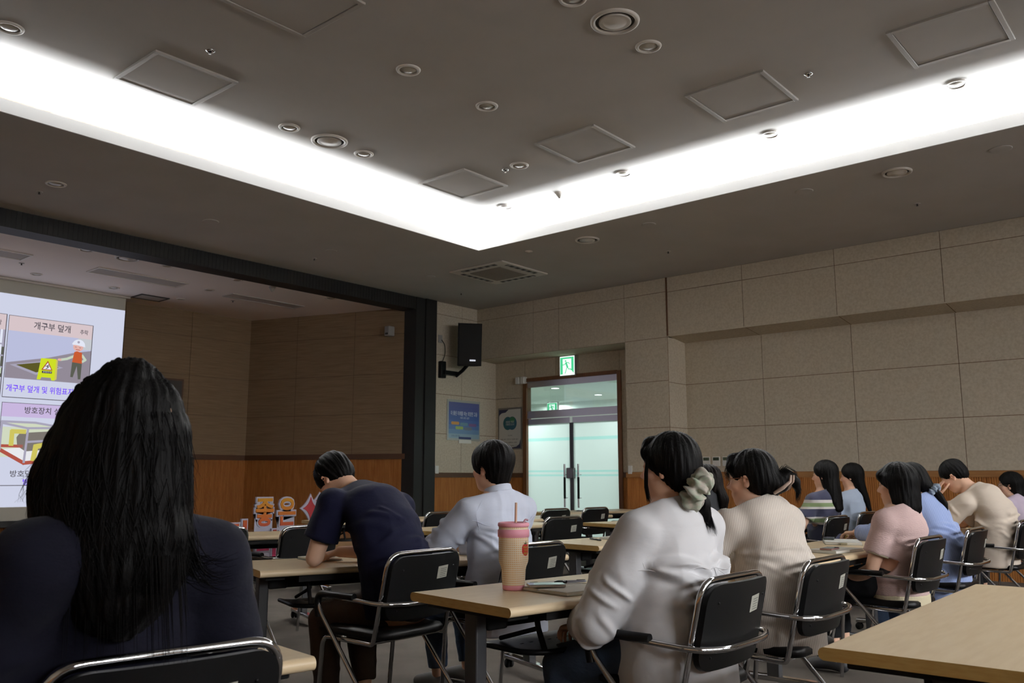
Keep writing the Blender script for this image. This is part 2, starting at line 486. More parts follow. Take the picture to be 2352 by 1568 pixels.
# --- ceiling: flat ring, lip of the cove, trough, raised tray
m = MB()
t = .02
q = .018
m.box((XL - .1, TY1 + q, ZL), (XW + .1, YS + .05, ZL + t)); m.box((XL - .1, YB - .1, ZL), (XW + .1, TY0 - q, ZL + t))
m.box((XL - .1, TY0 - q, ZL), (TX0 - q, TY1 + q, ZL + t)); m.box((TX1 + q, TY0 - q, ZL), (XW + .1, TY1 + q, ZL + t))
tag(m.build('ceiling', ceil_m), kind='structure')
m = MB(); l = .018; zt = 4.18
m.box((TX0 - l, TY1, ZL + .0), (TX1 + l, TY1 + l, zt)); m.box((TX0 - l, TY0 - l, ZL), (TX1 + l, TY0, zt))
m.box((TX0 - l, TY0, ZL), (TX0, TY1, zt)); m.box((TX1, TY0, ZL), (TX1 + l, TY1, zt))
tag(m.build('trim_cove_lip', fascia_m), kind='structure')
m = MB(); g = .46
m.box((TX0 - g, TY0 - g, ZU), (TX1 + g, TY1 + g, ZU + .03))
zb = ZL + .012
m.box((TX0 - g, TY1 + g, zb), (TX1 + g, TY1 + g + .03, ZU + .03)); m.box((TX0 - g, TY0 - g - .03, zb), (TX1 + g, TY0 - g, ZU + .03))
m.box((TX0 - g - .03, TY0 - g, zb), (TX0 - g, TY1 + g, ZU + .03)); m.box((TX1 + g, TY0 - g, zb), (TX1 + g + .03, TY1 + g, ZU + .03))
tag(m.build('ceiling_tray', ceil_m), kind='structure')
# --- corridor behind the doors
cw = mat('corridor_white', (226, 230, 226), .8)
m = MB(); m.box((XW + .1, 5.6, -.1), (17.0, 14.0, 0)); tag(m.build('floor_corridor', mat('corridor_floor', (190, 194, 190), .25)), kind='structure')
m = MB(); m.box((XW + .1, 5.6, 2.75), (17.0, 14.0, 2.85)); tag(m.build('ceiling_corridor', cw), kind='structure')
m = MB(); m.box((16.2, 5.6, 0), (16.3, 14, 2.75)); m.box((XW + .1, 5.5, 0), (16.3, 5.6, 2.75)); m.box((XW + .1, 13.9, 0), (16.3, 14.0, 2.75))
m.box((14.6, 5.6, 0), (16.2, 9.6, 2.75)); m.box((14.6, 5.6, 2.45), (16.2, 14, 2.75))
m.box((XW + .1, YS, 0), (XW + .2, 14, 2.75)); m.box((XW + .1, 5.5, 0), (XW + .2, 7.05, 2.75)); m.box((XW + .1, 5.5, 2.75), (XW + .2, 14, 3.2))
tag(m.build('wall_corridor', cw), kind='structure')
# ------------------------------------------------------------------ writing helper
def text_geo(s, width=None, height=None, offset=0.0, extrude=0.0):
    """mesh of a line of writing, centred on the origin in xy, scaled to a box"""
    cu = bpy.data.curves.new('t', 'FONT')
    cu.body = s; cu.size = 1.0; cu.offset = offset; cu.extrude = extrude; cu.resolution_u = 3
    o = bpy.data.objects.new('t', cu); C.objects.link(o)
    dg = bpy.context.evaluated_depsgraph_get(); dg.update()
    me = bpy.data.meshes.new_from_object(o.evaluated_get(dg))
    vs = np.array([v.co for v in me.vertices], dtype=float).reshape(-1, 3)
    fs = [tuple(p.vertices) for p in me.polygons]
    bpy.data.objects.remove(o); bpy.data.curves.remove(cu); bpy.data.meshes.remove(me)
    if len(vs) == 0: return [], []
    lo, hi = vs.min(0), vs.max(0)
    vs[:, :2] -= (lo[:2] + hi[:2]) / 2
    w, h = hi[0] - lo[0], hi[1] - lo[1]
    sx = width / w if width else (height / h)
    sy = height / h if height else sx
    vs[:, 0] *= sx; vs[:, 1] *= sy
    return vs, fs

class Flat:
    """flat artwork on a plane: 2d shapes placed at (u, v), thin layers on top of each other"""
    def __init__(s, mb, O, U, V, step=.0012):
        s.mb, s.O, s.U, s.V = mb, Vector(O), Vector(U), Vector(V)
        s.N = s.U.cross(s.V).normalized(); s.step = step
    def P(s, p, layer): return tuple(s.O + s.U * float(p[0]) + s.V * float(p[1]) + s.N * (layer * s.step))
    def poly(s, pts, mi, layer=1): s.mb.poly([s.P(p, layer) for p in pts], mi)
    def rect(s, x0, y0, x1, y1, mi, layer=1): s.poly([(x0, y0), (x1, y0), (x1, y1), (x0, y1)], mi, layer)
    def line(s, pts, w, mi, layer=1):
        for a, b in zip(pts[:-1], pts[1:]):
            a, b = Vector(a), Vector(b); d = b - a
            if d.length < 1e-6: continue
            d = d.normalized(); n = Vector((-d.y, d.x)) * w / 2; d = d * w * .3
            s.poly([a - n - d, b - n + d, b + n + d, a + n - d], mi, layer)
    def disc(s, c, rx, ry, mi, layer=1, n=20, a0=0, a1=360):
        s.poly([(c[0] + rx * math.cos(R(a0 + (a1 - a0) * k / n)), c[1] + ry * math.sin(R(a0 + (a1 - a0) * k / n))) for k in range(n + (a1 - a0 < 360))], mi, layer)
    def text(s, t, c, w=None, h=None, mi=0, layer=2, offset=0.0):
        vs, fs = text_geo(t, w, h, offset)
        if len(vs): s.mb.add([s.P((c[0] + v[0], c[1] + v[1]), layer) for v in vs], fs, mi)

# ------------------------------------------------------------------ ceiling fittings
lens_m = mat('lens_glass', (176, 170, 158), .25, spec=.6)
gap_m = mat('dark_gap', (58, 54, 50), .7)
DL = {}
def downlight_parts(r):
    a = MB(); a.lathe([(r * .72, .0), (r * .74, -.010), (r * .84, -.013), (r * .95, -.010), (r, -.001), (r, .004)], 36)
    b = MB(); b.lathe([(r * .74, -.002), (r * .70, .004), (r * .62, -.004), (r * .35, -.012), (0.0005, -.015)], 32)
    return a, b
def downlight(x, y, z, r, label, group):
    e = empty('ceiling_downlight', (x, y, z), 0, label, 'downlight', group)
    a, b = downlight_parts(r)
    a.build('trim_ring', offwhite_m, e); b.build('lens', lens_m, e)
    return e
def cover_disc(x, y, z, r, label, group='flat round covers on the ceiling ring'):
    e = empty('ceiling_cover', (x, y, z), 0, label, 'ceiling cover', group)
    a = MB(); a.lathe([(r, .002), (r, -.003), (r * .93, -.006)], 32); a.build('rim', ceil_m, e)
    a = MB(); a.lathe([(r * .93, -.006), (r * .5, -.008), (.0005, -.009)], 32); a.build('plate', ceil_m, e)
def diffuser(x, y, z, r, label):
    e = empty('round_diffuser', (x, y, z), 0, label, 'air diffuser', 'round air diffusers')
    a = MB(); a.lathe([(r * .78, .01), (r * .80, -.012), (r * .9, -.018), (r * .98, -.012), (r, .004)], 40); a.build('outer_ring', offwhite_m, e)
    a = MB(); a.lathe([(r * .79, -.002), (r * .55, -.001)], 36); a.build('air_gap', gap_m, e)
    a = MB(); a.lathe([(r * .64, .0), (r * .66, -.012), (r * .6, -.016), (r * .52, -.012), (r * .4, -.020), (.0005, -.026)], 36); a.build('cone', offwhite_m, e)
def sprinkler(x, y, z, label, kind=0):
    e = empty('sprinkler', (x, y, z), 0, label, 'sprinkler', 'sprinkler heads')
    a = MB(); a.lathe([(.034, .002), (.034, -.004), (.018, -.008), (.012, -.004)], 20); a.build('escutcheon', chrome_m if kind else ceil_m, e)
    a = MB(); a.lathe([(.007, 0), (.007, -.02), (.012, -.024), (.012, -.027), (.0005, -.028)], 12); a.build('head', gap_m if not kind else chrome_m, e)

G1 = 'round downlights in the ceiling tray'
for x, y, lab in (
    (2.02, 6.47, 'round downlight cut by the left photo edge, above the stage-side cove'),
    (4.32, 4.78, 'unlit round downlight at the middle of the tray, left one of the middle pair'),
    (5.22, 4.76, 'unlit round downlight at the middle of the tray, right one of the middle pair'),
    (4.38, 6.45, 'round downlight just left of the big round diffuser near the stage cove'),
    (5.25, 6.44, 'round downlight just right of the big round diffuser near the stage cove'),
    (6.50, 5.47, 'round downlight between two square ceiling panels, beside a chrome sprinkler'),
    (7.44, 6.48, 'round downlight nearest the corner of the bright cove'),
    (7.40, 4.79, 'round downlight right of the smoke detector, along the wall-side cove'),
    (7.41, 3.16, 'round downlight along the wall-side cove, third from the cove corner'),
    (7.41, 1.56, 'round downlight along the wall-side cove, beside the rightmost square panel'),
    (5.23, 3.14, 'round downlight right beside the largest round diffuser at the top of the photo'),
    (4.34, 3.18, 'round downlight cut by the top edge, left of the largest round diffuser')):
    downlight(x, y, ZU, .098, lab, G1)
diffuser(4.82, 6.43, ZU, .175, 'large round air diffuser between two downlights near the stage-side cove')
diffuser(4.77, 3.13, ZU, .175, 'large round air diffuser at the top of the photo, nearest the camera')
diffuser(8.43, 6.00, ZL, .15, 'round flat diffuser in the ceiling ring near the ceiling cassette unit')
diffuser(8.43, 2.35, ZL, .138, 'round flat diffuser in the ceiling ring above the stone wall panels')
diffuser(4.90, 10.61, 3.92, .155, 'round air diffuser in the lower stage ceiling behind the dark beam')
for x, y, lab in ((3.14, 5.69, 'chrome sprinkler in the tray beside the leftmost square panel'), (6.45, 2.41, 'chrome sprinkler in the tray between the two right square panels'),
                  (6.51, 5.67, 'chrome sprinkler in the tray between the two middle square panels')):
    sprinkler(x, y, ZU, lab, 1)
for x, y, lab in ((3.30, 9.22, 'small sprinkler in the ceiling ring at far left beside a downlight'), (6.80, 9.31, 'small sprinkler in the ceiling ring above the stage beam'),
                  (9.67, 9.35, 'small sprinkler in the ceiling ring above the wall speaker'), (9.57, 5.53, 'small sprinkler in the ceiling ring right of the flat diffuser by the cassette'),
                  (9.58, 2.49, 'small sprinkler in the ceiling ring at the right, above the ledge')):
    sprinkler(x, y, ZL, lab)
sprinkler(4.13, 11.92, 3.92, 'small sprinkler in the stage ceiling above the screen')
sprinkler(7.23, 11.97, 3.92, 'small sprinkler in the stage ceiling beside the faint long panel')
downlight(3.31, 8.84, ZL, .10, 'round downlight in the ceiling ring at far left before the stage', 'downlights in the ceiling ring')
for x, y, r, lab in ((5.0, 8.83, .09, 'flat round cover in the ceiling ring left of centre before the stage'), (6.71, 8.83, .073, 'faint flat round cover above the middle of the stage beam'),
                     (8.55, 8.9, .076, 'faint flat round cover left of the ceiling cassette unit'), (8.37, 5.08, .081, 'faint flat round cover right of the small white sensor'),
                     (8.40, 3.25, .089, 'faint flat round cover left of the right flat diffuser'), (8.42, 1.46, .093, 'faint flat round cover at the far right of the ceiling ring')):
    cover_disc(x, y, ZL, r, lab)
for x, y, r, lab in ((4.38, 10.60, .09, 'stage downlight left of the stage diffuser'), (5.42, 10.59, .08, 'stage downlight right of the stage diffuser'),
                     (4.50, 12.42, .077, 'stage downlight close above the screen, left one'), (5.58, 12.46, .083, 'stage downlight close above the right end of the screen'),
                     (6.48, 10.63, .073, 'stage downlight just left of the dark cone fitting'), (6.57, 11.53, .077, 'stage downlight right of the long stage grille'),
                     (6.63, 12.47, .068, 'stage downlight near the small framed hatch'), (8.11, 10.64, .10, 'stage downlight near the dark post of the opening')):
    downlight(x, y, 3.92, r, 'round ' + lab, 'downlights in the stage ceiling')
# square panels
def square_panel(x, y, label):
    w, f = .70, .035
    e = empty('ceiling_panel', (x, y, ZU), 0, label, 'ceiling panel', 'square framed panels in the tray')
    a = MB()
    for lo, hi in (((-w / 2, -w / 2), (w / 2, -w / 2 + f)), ((-w / 2, w / 2 - f), (w / 2, w / 2)), ((-w / 2, -w / 2 + f), (-w / 2 + f, w / 2 - f)), ((w / 2 - f, -w / 2 + f), (w / 2, w / 2 - f))):
        a.bbox((lo[0], lo[1], -.016), (hi[0], hi[1], .004), .003)
    a.build('frame', mat('panel_frame', (168, 162, 154), .5) if 'panel_frame' not in MATS else MATS['panel_frame'], e)
    b = MB(); b.box((-w / 2 + f + .004, -w / 2 + f + .004, -.010), (w / 2 - f - .004, w / 2 - f - .004, .004)); b.build('cover', ceil_m, e)
    g = MB(); g.box((-w / 2 + f, -w / 2 + f, -.003), (w / 2 - f, w / 2 - f, .004)); g.build('gap', gap_m, e)
for x, y, lab in ((6.49, 4.63, 'square framed ceiling panel second from the cove corner'), (6.54, 6.31, 'square framed ceiling panel nearest the cove corner'),
                  (6.49, 3.00, 'square framed ceiling panel third from the cove corner, left of a chrome sprinkler'), (6.52, 1.38, 'square framed ceiling panel at the top right of the photo'),
                  (3.21, 6.33, 'square framed ceiling panel at the left above the stage-side cove'), (3.12, 4.63, 'square framed ceiling panel cut by the top edge of the photo')):
    square_panel(x, y, lab)
# long panels and grilles of the stage ceiling
def stage_panel(x0, y0, x1, y1, name, label, m):
    e = empty(name, ((x0 + x1) / 2, (y0 + y1) / 2, 3.92), 0, label, 'ceiling panel', 'panels in the stage ceiling')
    w, h = x1 - x0, y1 - y0
    a = MB(); f = .02
    for lo, hi in (((-w / 2, -h / 2), (w / 2, -h / 2 + f)), ((-w / 2, h / 2 - f), (w / 2, h / 2)), ((-w / 2, -h / 2 + f), (-w / 2 + f, h / 2 - f)), ((w / 2 - f, -h / 2 + f), (w / 2, h / 2 - f))):
        a.box((lo[0], lo[1], -.014), (hi[0], hi[1], .004))
    a.build('frame', m, e)
    b = MB(); b.box((-w / 2 + f, -h / 2 + f, -.006), (w / 2 - f, h / 2 - f, .004)); b.build('cover', ceil_m, e)
stage_panel(4.87, 11.36, 6.15, 11.74, 'ceiling_light_panel', 'long unlit light panel in the stage ceiling before the screen', offwhite_m)
stage_panel(2.80, 11.36, 4.06, 11.74, 'ceiling_light_panel', 'long unlit light panel in the stage ceiling cut by the left photo edge', offwhite_m)
stage_panel(6.92, 11.47, 8.22, 11.77, 'ceiling_light_panel', 'faint long light panel in the stage ceiling at the right', ceil_m)
stage_panel(6.05, 12.56, 6.50, 12.90, 'ceiling_hatch', 'small dark framed hatch in the stage ceiling at the end of the screen', gap_m)
e = empty('cone_detector', (7.04, 10.62, 3.92), 0, 'small dark cone shaped fitting hanging under the stage ceiling', 'detector')
a = MB(); a.lathe([(.05, .0), (.05, -.02), (.028, -.06), (.012, -.085), (.0005, -.09)], 20); a.build('cone', grey_m, e)
a = MB(); a.lathe([(.062, .003), (.062, -.008), (.048, -.012)], 20); a.build('base', offwhite_m, e)
e = empty('smoke_detector', (7.47, 5.69, ZU), 0, 'small white smoke detector hanging under the tray near the cove corner', 'smoke detector')
a = MB(); a.lathe([(.06, .003), (.06, -.012), (.052, -.02), (.046, -.02)], 24); a.build('base', offwhite_m, e)
a = MB(); a.lathe([(.046, -.018), (.044, -.03), (.03, -.034), (.03, -.046), (.018, -.05), (.018, -.062), (.0005, -.066)], 24); a.build('chamber', offwhite_m, e)
e = empty('ceiling_sensor', (8.39, 6.90, ZL), 0, 'tiny white sensor in the ceiling ring beside the cassette unit', 'sensor')
a = MB(); a.lathe([(.05, .002), (.048, -.006), (.02, -.012), (.0005, -.02)], 20); a.build('dome', offwhite_m, e)
# four-way cassette air conditioner
e = empty('cassette_air_conditioner', (9.0, 7.96, ZL), 0, 'square four-way cassette air conditioner in the ceiling near the wall speaker', 'air conditioner')
a = MB(); w = .5
a.bbox((-w, -w, -.022), (w, w, -.0005), .008); a.build('panel', offwhite_m, e)
for k in range(4):
    M4 = Matrix.Rotation(k * PI / 2, 4, 'Z')
    s = MB(); s.box((-.32, -.455, -.0245), (.32, -.385, -.021), 0, M4); so = s.build('air_slot', gap_m, e)
    for i in range(5):
        s = MB(); s.box((-.3 + i * .125, -.45, -.027), (-.25 + i * .125, -.39, -.024), 0, M4); s.build('vane', grey_m, so)
g = MB(); g.box((-.29, -.29, -.030), (.29, .29, -.021))
for i in range(22):
    g.box((-.285 + i * .027, -.285, -.033), (-.275 + i * .027, .285, -.030)); g.box((-.285, -.285 + i * .027, -.033), (.285, -.275 + i * .027, -.030))
g.build('return_grille', mat('ac_grille', (150, 142, 130), .7), e)

# ------------------------------------------------------------------ glass double door
glass_m = bpy.data.materials.new('clear_glass'); glass_m.use_nodes = True
nt = glass_m.node_tree; nt.nodes.clear()
o_ = nt.nodes.new('ShaderNodeOutputMaterial'); mx = nt.nodes.new('ShaderNodeMixShader'); tr = nt.nodes.new('ShaderNodeBsdfTransparent'); gl = nt.nodes.new('ShaderNodeBsdfGlossy')
tr.inputs[0].default_value = (.86, .95, .93, 1); gl.inputs['Roughness'].default_value = .02; mx.inputs[0].default_value = .07
nt.links.new(tr.outputs[0], mx.inputs[1]); nt.links.new(gl.outputs[0], mx.inputs[2]); nt.links.new(mx.outputs[0], o_.inputs[0])
frost_m = bpy.data.materials.new('frosted_film'); frost_m.use_nodes = True
nt = frost_m.node_tree; nt.nodes.clear()
o_ = nt.nodes.new('ShaderNodeOutputMaterial'); mx = nt.nodes.new('ShaderNodeMixShader'); tl = nt.nodes.new('ShaderNodeBsdfTranslucent'); df = nt.nodes.new('ShaderNodeBsdfPrincipled')
tl.inputs[0].default_value = lin((214, 229, 227)); df.inputs['Base Color'].default_value = lin((206, 220, 218)); df.inputs['Roughness'].default_value = .15; mx.inputs[0].default_value = .18
nt.links.new(tl.outputs[0], mx.inputs[1]); nt.links.new(df.outputs[0], mx.inputs[2]); nt.links.new(mx.outputs[0], o_.inputs[0])

stripe_m = frost_m.copy(); stripe_m.name = 'clear_stripe'
stripe_m.node_tree.nodes['Translucent BSDF'].inputs[0].default_value = lin((176, 224, 220))
door = empty('door_1', (XW, 8.45, 0)); door['kind'] = 'structure'
YM = -.03
h = (DY1 - DY0) / 2
a = MB()
a.box((-.03, -h - .03, 0), (.10, -h + .045, DZ)); a.box((-.03, h - .045, 0), (.10, h + .03, DZ)); a.box((-.03, -h + .045, DZ - .05), (.10, h - .045, DZ + .01))
a.build('door_frame', frame_wood_m, door)
a = MB(); a.box((.0, -h + .045, 2.69), (.05, h - .045, DZ - .05)); a.box((-.01, -h + .045, 2.165), (.06, h - .045, 2.285)); a.build('transom_bar', steel_m, door)
a = MB(); a.box((.02, -h + .045, 2.285), (.03, h - .045, 2.69)); a.build('transom_glass', glass_m, door)
for s in (-1, 1):
    y0, y1 = sorted((s * (h - .05), s * .028))
    y0 += YM * 0; y1 += 0
    leaf = MB()
    bands = [(.10, 1.195, 0), (1.195, 1.225, 1), (1.225, 1.262, 0), (1.262, 1.292, 1), (1.292, 1.775, 0), (1.775, 1.825, 1), (1.825, 2.06, 0)]
    for z0, z1, mi in bands:
        leaf.add([(.02, y0, z0), (.02, y1, z0), (.02, y1, z1), (.02, y0, z1)], [(0, 3, 2, 1)], mi)
    lf = leaf.build('door_leaf', [frost_m, stripe_m], door)
    r = MB(); r.box((.0, y0, 2.06), (.045, y1, 2.15)); r.box((.0, y0, 0.01), (.045, y1, .10)); r.build('door_rail', steel_m, lf)
    r = MB(); r.box((.0, s * .018 - .015, .10), (.045, s * .018 + .015, 2.06)); r.build('meeting_stile', mat('stile_grey', (96, 94, 98), .4, metal=.6) if 'stile_grey' not in MATS else MATS['stile_grey'], lf)
    hy = .10 if s > 0 else -.175
    hd = MB(); hd.tube([(-.055, hy, .70), (-.055, hy, 1.39)], .016, 12)
    for z in (.85, 1.22): hd.tube([(-.055, hy, z), (.02, hy, z)], .010, 10)
    ho = hd.build('door_handle', steel_m, lf)
    hd = MB(); hd.tube([(-.055, hy, .84), (-.055, hy, 1.18)], .0185, 12); hd.build('handle_grip', black_m, ho)
a = MB(); a.bbox((-.035, -.06, 1.16), (.06, .09, 1.33), .012); a.build('door_lock', mat('lock_metal', (120, 116, 116), .3, metal=.8), door)
# corridor lamps seen through the transom
lamp_on = emit('corridor_lens', (255, 255, 255), 6.0)
for i, (cx, cy) in enumerate(CORR):
    e = empty('corridor_downlight', (cx, cy, 2.75), 0, ['lit round corridor lamp at upper left behind the door glass', 'lit round corridor lamp at right behind the door glass', 'lit round corridor lamp at lower left behind the door glass', 'lit round corridor lamp further along the corridor'][i], 'corridor lamp', 'lit corridor lamps behind the door')
    a = MB(); a.lathe([(.088, .002), (.088, -.006), (.074, -.008)], 28); a.build('trim_ring', white_m, e)
    a = MB(); a.lathe([(.075, -.005), (.03, -.006), (.0005, -.006)], 28); a.build('lens', lamp_on, e)

# ------------------------------------------------------------------ exit signs
sign_w = emit('exit_white', (240, 255, 246), 1.25)
sign_g = emit('exit_green', (80, 214, 150), 1.0)
def exit_sign(loc, w, hgt, label, group=None, rz=0):
    e = empty('exit_sign', loc, rz, label, 'exit sign', group)
    a = MB(); a.bbox((.0, -w / 2 - .012, -.012), (.05, w / 2 + .012, hgt + .012), .006); a.build('housing', grey_m, e)
    a = MB(); F = Flat(a, (-.0015, w / 2, 0), (0, -1, 0), (0, 0, 1))
    F.rect(0, 0, w, hgt, 0, 0)
    s, t = w, hgt
    F.rect(.03 * s, .06 * t, .20 * s, .95 * t, 1); F.rect(.20 * s, .86 * t, .78 * s, .95 * t, 1); F.poly([(.78 * s, .95 * t), (.78 * s, .28 * t), (.92 * s, .10 * t), (.95 * s, .10 * t), (.95 * s, .95 * t)], 1)
    F.disc((.40 * s, .755 * t), .055 * s, .048 * t, 1, 2)
    F.line([(.43 * s, .66 * t), (.52 * s, .43 * t)], .12 * s, 1, 2)
    F.line([(.43 * s, .67 * t), (.33 * s, .57 * t), (.22 * s, .56 * t)], .045 * s, 1, 2); F.line([(.46 * s, .67 * t), (.60 * s, .66 * t), (.66 * s, .58 * t)], .045 * s, 1, 2)
    F.line([(.50 * s, .44 * t), (.40 * s, .20 * t), (.37 * s, .11 * t)], .05 * s, 1, 2); F.line([(.53 * s, .43 * t), (.60 * s, .32 * t), (.75 * s, .31 * t), (.78 * s, .25 * t)], .05 * s, 1, 2)
    a.build('sign_face', [sign_w, sign_g], e)
exit_sign((XW - .055, 8.475, 2.835), .30, .315, 'lit green and white exit sign over the glass double door')
exit_sign((13.3, 10.36, 2.40), .25, .22, 'small lit exit sign in the corridor behind the glass transom')
e = empty('pair_of_spot_lamps', (XW, 9.47, 2.78), 0, 'pair of small off-white emergency spot lamps at the upper left of the door frame', 'emergency lamp')
for s in (-1, 1):
    a = MB(); a.bbox((-.10, s * .055 - .042, -.02), (.0, s * .055 + .042, .10), .012); a.build('lamp_head', white_m, e)
a = MB(); a.box((-.03, -.02, 0), (0, .02, .06)); a.build('bracket', grey_m, e)

# ------------------------------------------------------------------ wall speaker on its bracket
e = empty('wall_speaker', (10.27, YS, 3.35), 0, 'black loudspeaker box on a bracket beside the stage post', 'loudspeaker')
MS = Matrix.Translation((.02, -.32, 0)) @ Matrix.Rotation(R(-38), 4, 'Z') @ Matrix.Rotation(R(6), 4, 'X')
a = MB()
pr = [(-.20, -.19), (.20, -.19), (.13, .16), (-.13, .16)]
vs = [MS @ Vector((x, y, z)) for z in (-.35, .35) for x, y in pr]
a.add(vs, [(3, 2, 1, 0), (4, 5, 6, 7), (0, 1, 5, 4), (1, 2, 6, 5), (2, 3, 7, 6), (3, 0, 4, 7)])
a.build('cabinet', blackmat_m, e)
a = MB(); a.bbox((-.185, -.205, -.335), (.185, -.188, .335), .01, 0, MS); a.build('grille', mat('speaker_grille', (16, 16, 16), .8), e)
a = MB(); a.bbox((.0, -.211, -.275), (.10, -.205, -.245), .002, 0, MS); a.build('badge', chrome_m, e)
a = MB(); a.bbox((-.36, -.08, -.56), (-.24, .0, -.28), .012); a.box((-.30, -.10, -.50), (.03, -.04, -.43)); a.tube([(.0, -.07, -.50), (.0, -.22, -.42), (.02, -.32, -.33)], .03, 10); a.build('bracket', black_m, e)
a = MB(); a.tube(fillet([(-.30, -.02, .08), (-.26, -.06, .0), (-.24, -.05, -.15), (-.30, -.04, -.30)], .06), .006, 8); a.build('cable', blackmat_m, e)
a = MB(); a.bbox((-.37, -.02, .03), (-.28, .0, .16), .004); tag(a.build('wall_socket', grey_m, None, (10.27, YS, 3.35)), 'small grey wall socket behind the loudspeaker cable', 'wall socket')
# wall plates
def wall_plate(name, loc, axis, w, hh, label, cat, lcd=False, group=None):
    e = empty(name, loc, 0, label, cat, group)
    a = MB()
    if axis == 'x': a.bbox((-.018, -w / 2, -hh / 2), (0, w / 2, hh / 2), .004)
    else: a.bbox((-w / 2, -.018, -hh / 2), (w / 2, 0, hh / 2), .004)
    a.build('plate', white_m, e)
    b = MB()
    if lcd: b.box((-.0195, -w * .40, hh * .10), (-.017, w * .40, hh * .42)); b.build('display', green_lcd_m, e)
    elif axis == 'x': b.bbox((-.022, -w * .3, -hh * .35), (-.017, w * .3, hh * .35), .002); b.build('rocker', white_m, e)
    else: b.bbox((-w * .3, -.022, -hh * .35), (w * .3, -.017, hh * .35), .002); b.build('rocker', white_m, e)
G = 'thermostats on the right wall'
wall_plate('thermostat', (XW - .008, 6.02, 1.40), 'x', .115, .135, 'white wall thermostat close to the head of the woman in white', 'thermostat', True, G)
wall_plate('thermostat', (XW - .008, 5.865, 1.40), 'x', .115, .135, 'white wall thermostat, middle one of three', 'thermostat', True, G)
wall_plate('thermostat', (XW - .008, 5.71, 1.40), 'x', .115, .135, 'white wall thermostat half hidden behind the hair of the woman with glasses', 'thermostat', True, G)
wall_plate('light_switch', (9.90, YS - .008, 1.30), 'y', .075, .125, 'white light switch right beside the dark stage post', 'light switch')
wall_plate('light_switch', (XF - .008, 7.00, 1.285), 'x', .07, .12, 'white light switch on the wall pier right of the glass door', 'light switch')
e = empty('wall_detector', (9.30, 10.55, 3.52), 0, 'small grey box fixed high on the stage side wall', 'wall box')
a = MB(); a.bbox((-.13, -.06, -.07), (.0, .05, .09), .012); a.build('housing', grey_m, e); a = MB(); a.bbox((-.14, -.04, -.05), (-.12, .02, -.02), .004); a.build('lens', gap_m, e)
# dark board on the stage back wall
m = MB(); m.bbox((5.3, 13.22, 1.72), (7.17, 13.285, 2.76), .006)
e = empty('dark_board', (6.23, 13.25, 1.72), 0, 'dark wall board on the stage back wall beside the screen', 'board')
m = MB(); m.bbox((-.93, -.035, 0), (.94, .03, 1.04), .006); m.build('frame', rail_dark_m, e)
m = MB(); m.box((-.90, -.040, .03), (.91, -.034, 1.01)); m.build('surface', mat('board_dark', (44, 36, 30), .5), e)

# ------------------------------------------------------------------ posters
def poster_mats(cols): return [mat('poster_%d' % i, c, .35) if True else None for i, c in enumerate(cols)]
acry = mat('acrylic_frame', (176, 176, 168), .2, spec=.6)
e = empty('blue_poster', (10.52, YS - .012, 1.80), 0, 'blue poster with white script in a clear frame on the wall left of the door', 'poster')
a = MB(); a.bbox((-.40, -.008, -.015), (.40, .0, .66), .003); a.build('frame', acry, e)
a = MB(); F = Flat(a, (-.365, -.009, .02), (1, 0, 0), (0, 0, 1), .0008)
W_, H_ = .74, .60
for i in range(8): F.rect(0, H_ * i / 8, W_, H_ * (i + 1) / 8, i, 0)
F.text('더 좋은 미래를 여는 희망찬 고용', (.37, .415), .64, .075, 8, 2, .012); F.text('소통 공감 실천', (.38, .345), .22, .035, 8, 2)
for i, (x, y, c) in enumerate(((.06, .225, 9), (.27, .215, 10), (.48, .205, 11), (.16, .15, 12), (.37, .14, 13))): F.poly(rrect(.19, .05, .02, 4, (x + .095, y + .025)), c, 2)
F.text('고용노동지청', (.16, .04), .2, .03, 14, 2); F.rect(.24, -.01, .54, .025, 15, 2)
a.build('print', poster_mats([(140, 166, 182), (108, 142, 178), (88, 122, 176), (76, 108, 168), (70, 98, 160), (74, 94, 156), (82, 92, 150), (88, 94, 150), (214, 218, 226), (206, 148, 72), (104, 144, 160), (124, 92, 140), (150, 176, 92), (112, 124, 138), (70, 96, 130), (34, 46, 104)]), e)
a = MB(); a.bbox((-.12, -.012, -.06), (.18, -.006, .0), .002); a.build('name_slip', paper_m, e)
e = empty('white_poster', (XW - .012, 9.755, 1.67), 0, 'white poster with a blue-green round emblem beside the door frame', 'poster')
a = MB(); a.bbox((-.006, -.27, -.02), (0, .27, .70), .003); a.build('frame', mat('poster_frame_grey', (120, 116, 110), .3), e)
a = MB(); F = Flat(a, (-.007, .245, 0), (0, -1, 0), (0, 0, 1), .0008)
F.rect(0, 0, .49, .67, 0, 0)
F.poly([(0, .67), (.22, .67), (.15, .62), (.06, .61), (.015, .58), (0, .55)], 1, 1); F.poly([(.49, 0), (.49, .16), (.46, .07), (.40, .03), (.30, .015), (.26, 0)], 1, 1)
F.disc((.20, .43), .105, .115, 2, 1); F.disc((.30, .43), .105, .115, 3, 2); F.disc((.305, .49), .06, .05, 4, 3)
F.text('새로운 희망', (.25, .455), .19, .04, 0, 4, .01); F.text('기회의 도시', (.25, .41), .19, .04, 0, 4, .01)
F.text('추진과제', (.25, .22), .10, .022, 5, 1)
for i, s in enumerate(('첫째 과제  안전하고 건강한 일터', '둘째 과제  함께하는 문화', '셋째 과제  소통과 배려의 조직')): F.text(s, (.235, .155 - i * .055), [.40, .34, .36][i], .025, 5, 1, .008)
a.build('print', poster_mats([(206, 204, 196), (40, 42, 78), (36, 96, 104), (40, 92, 112), (52, 122, 72), (70, 66, 64)]), e)

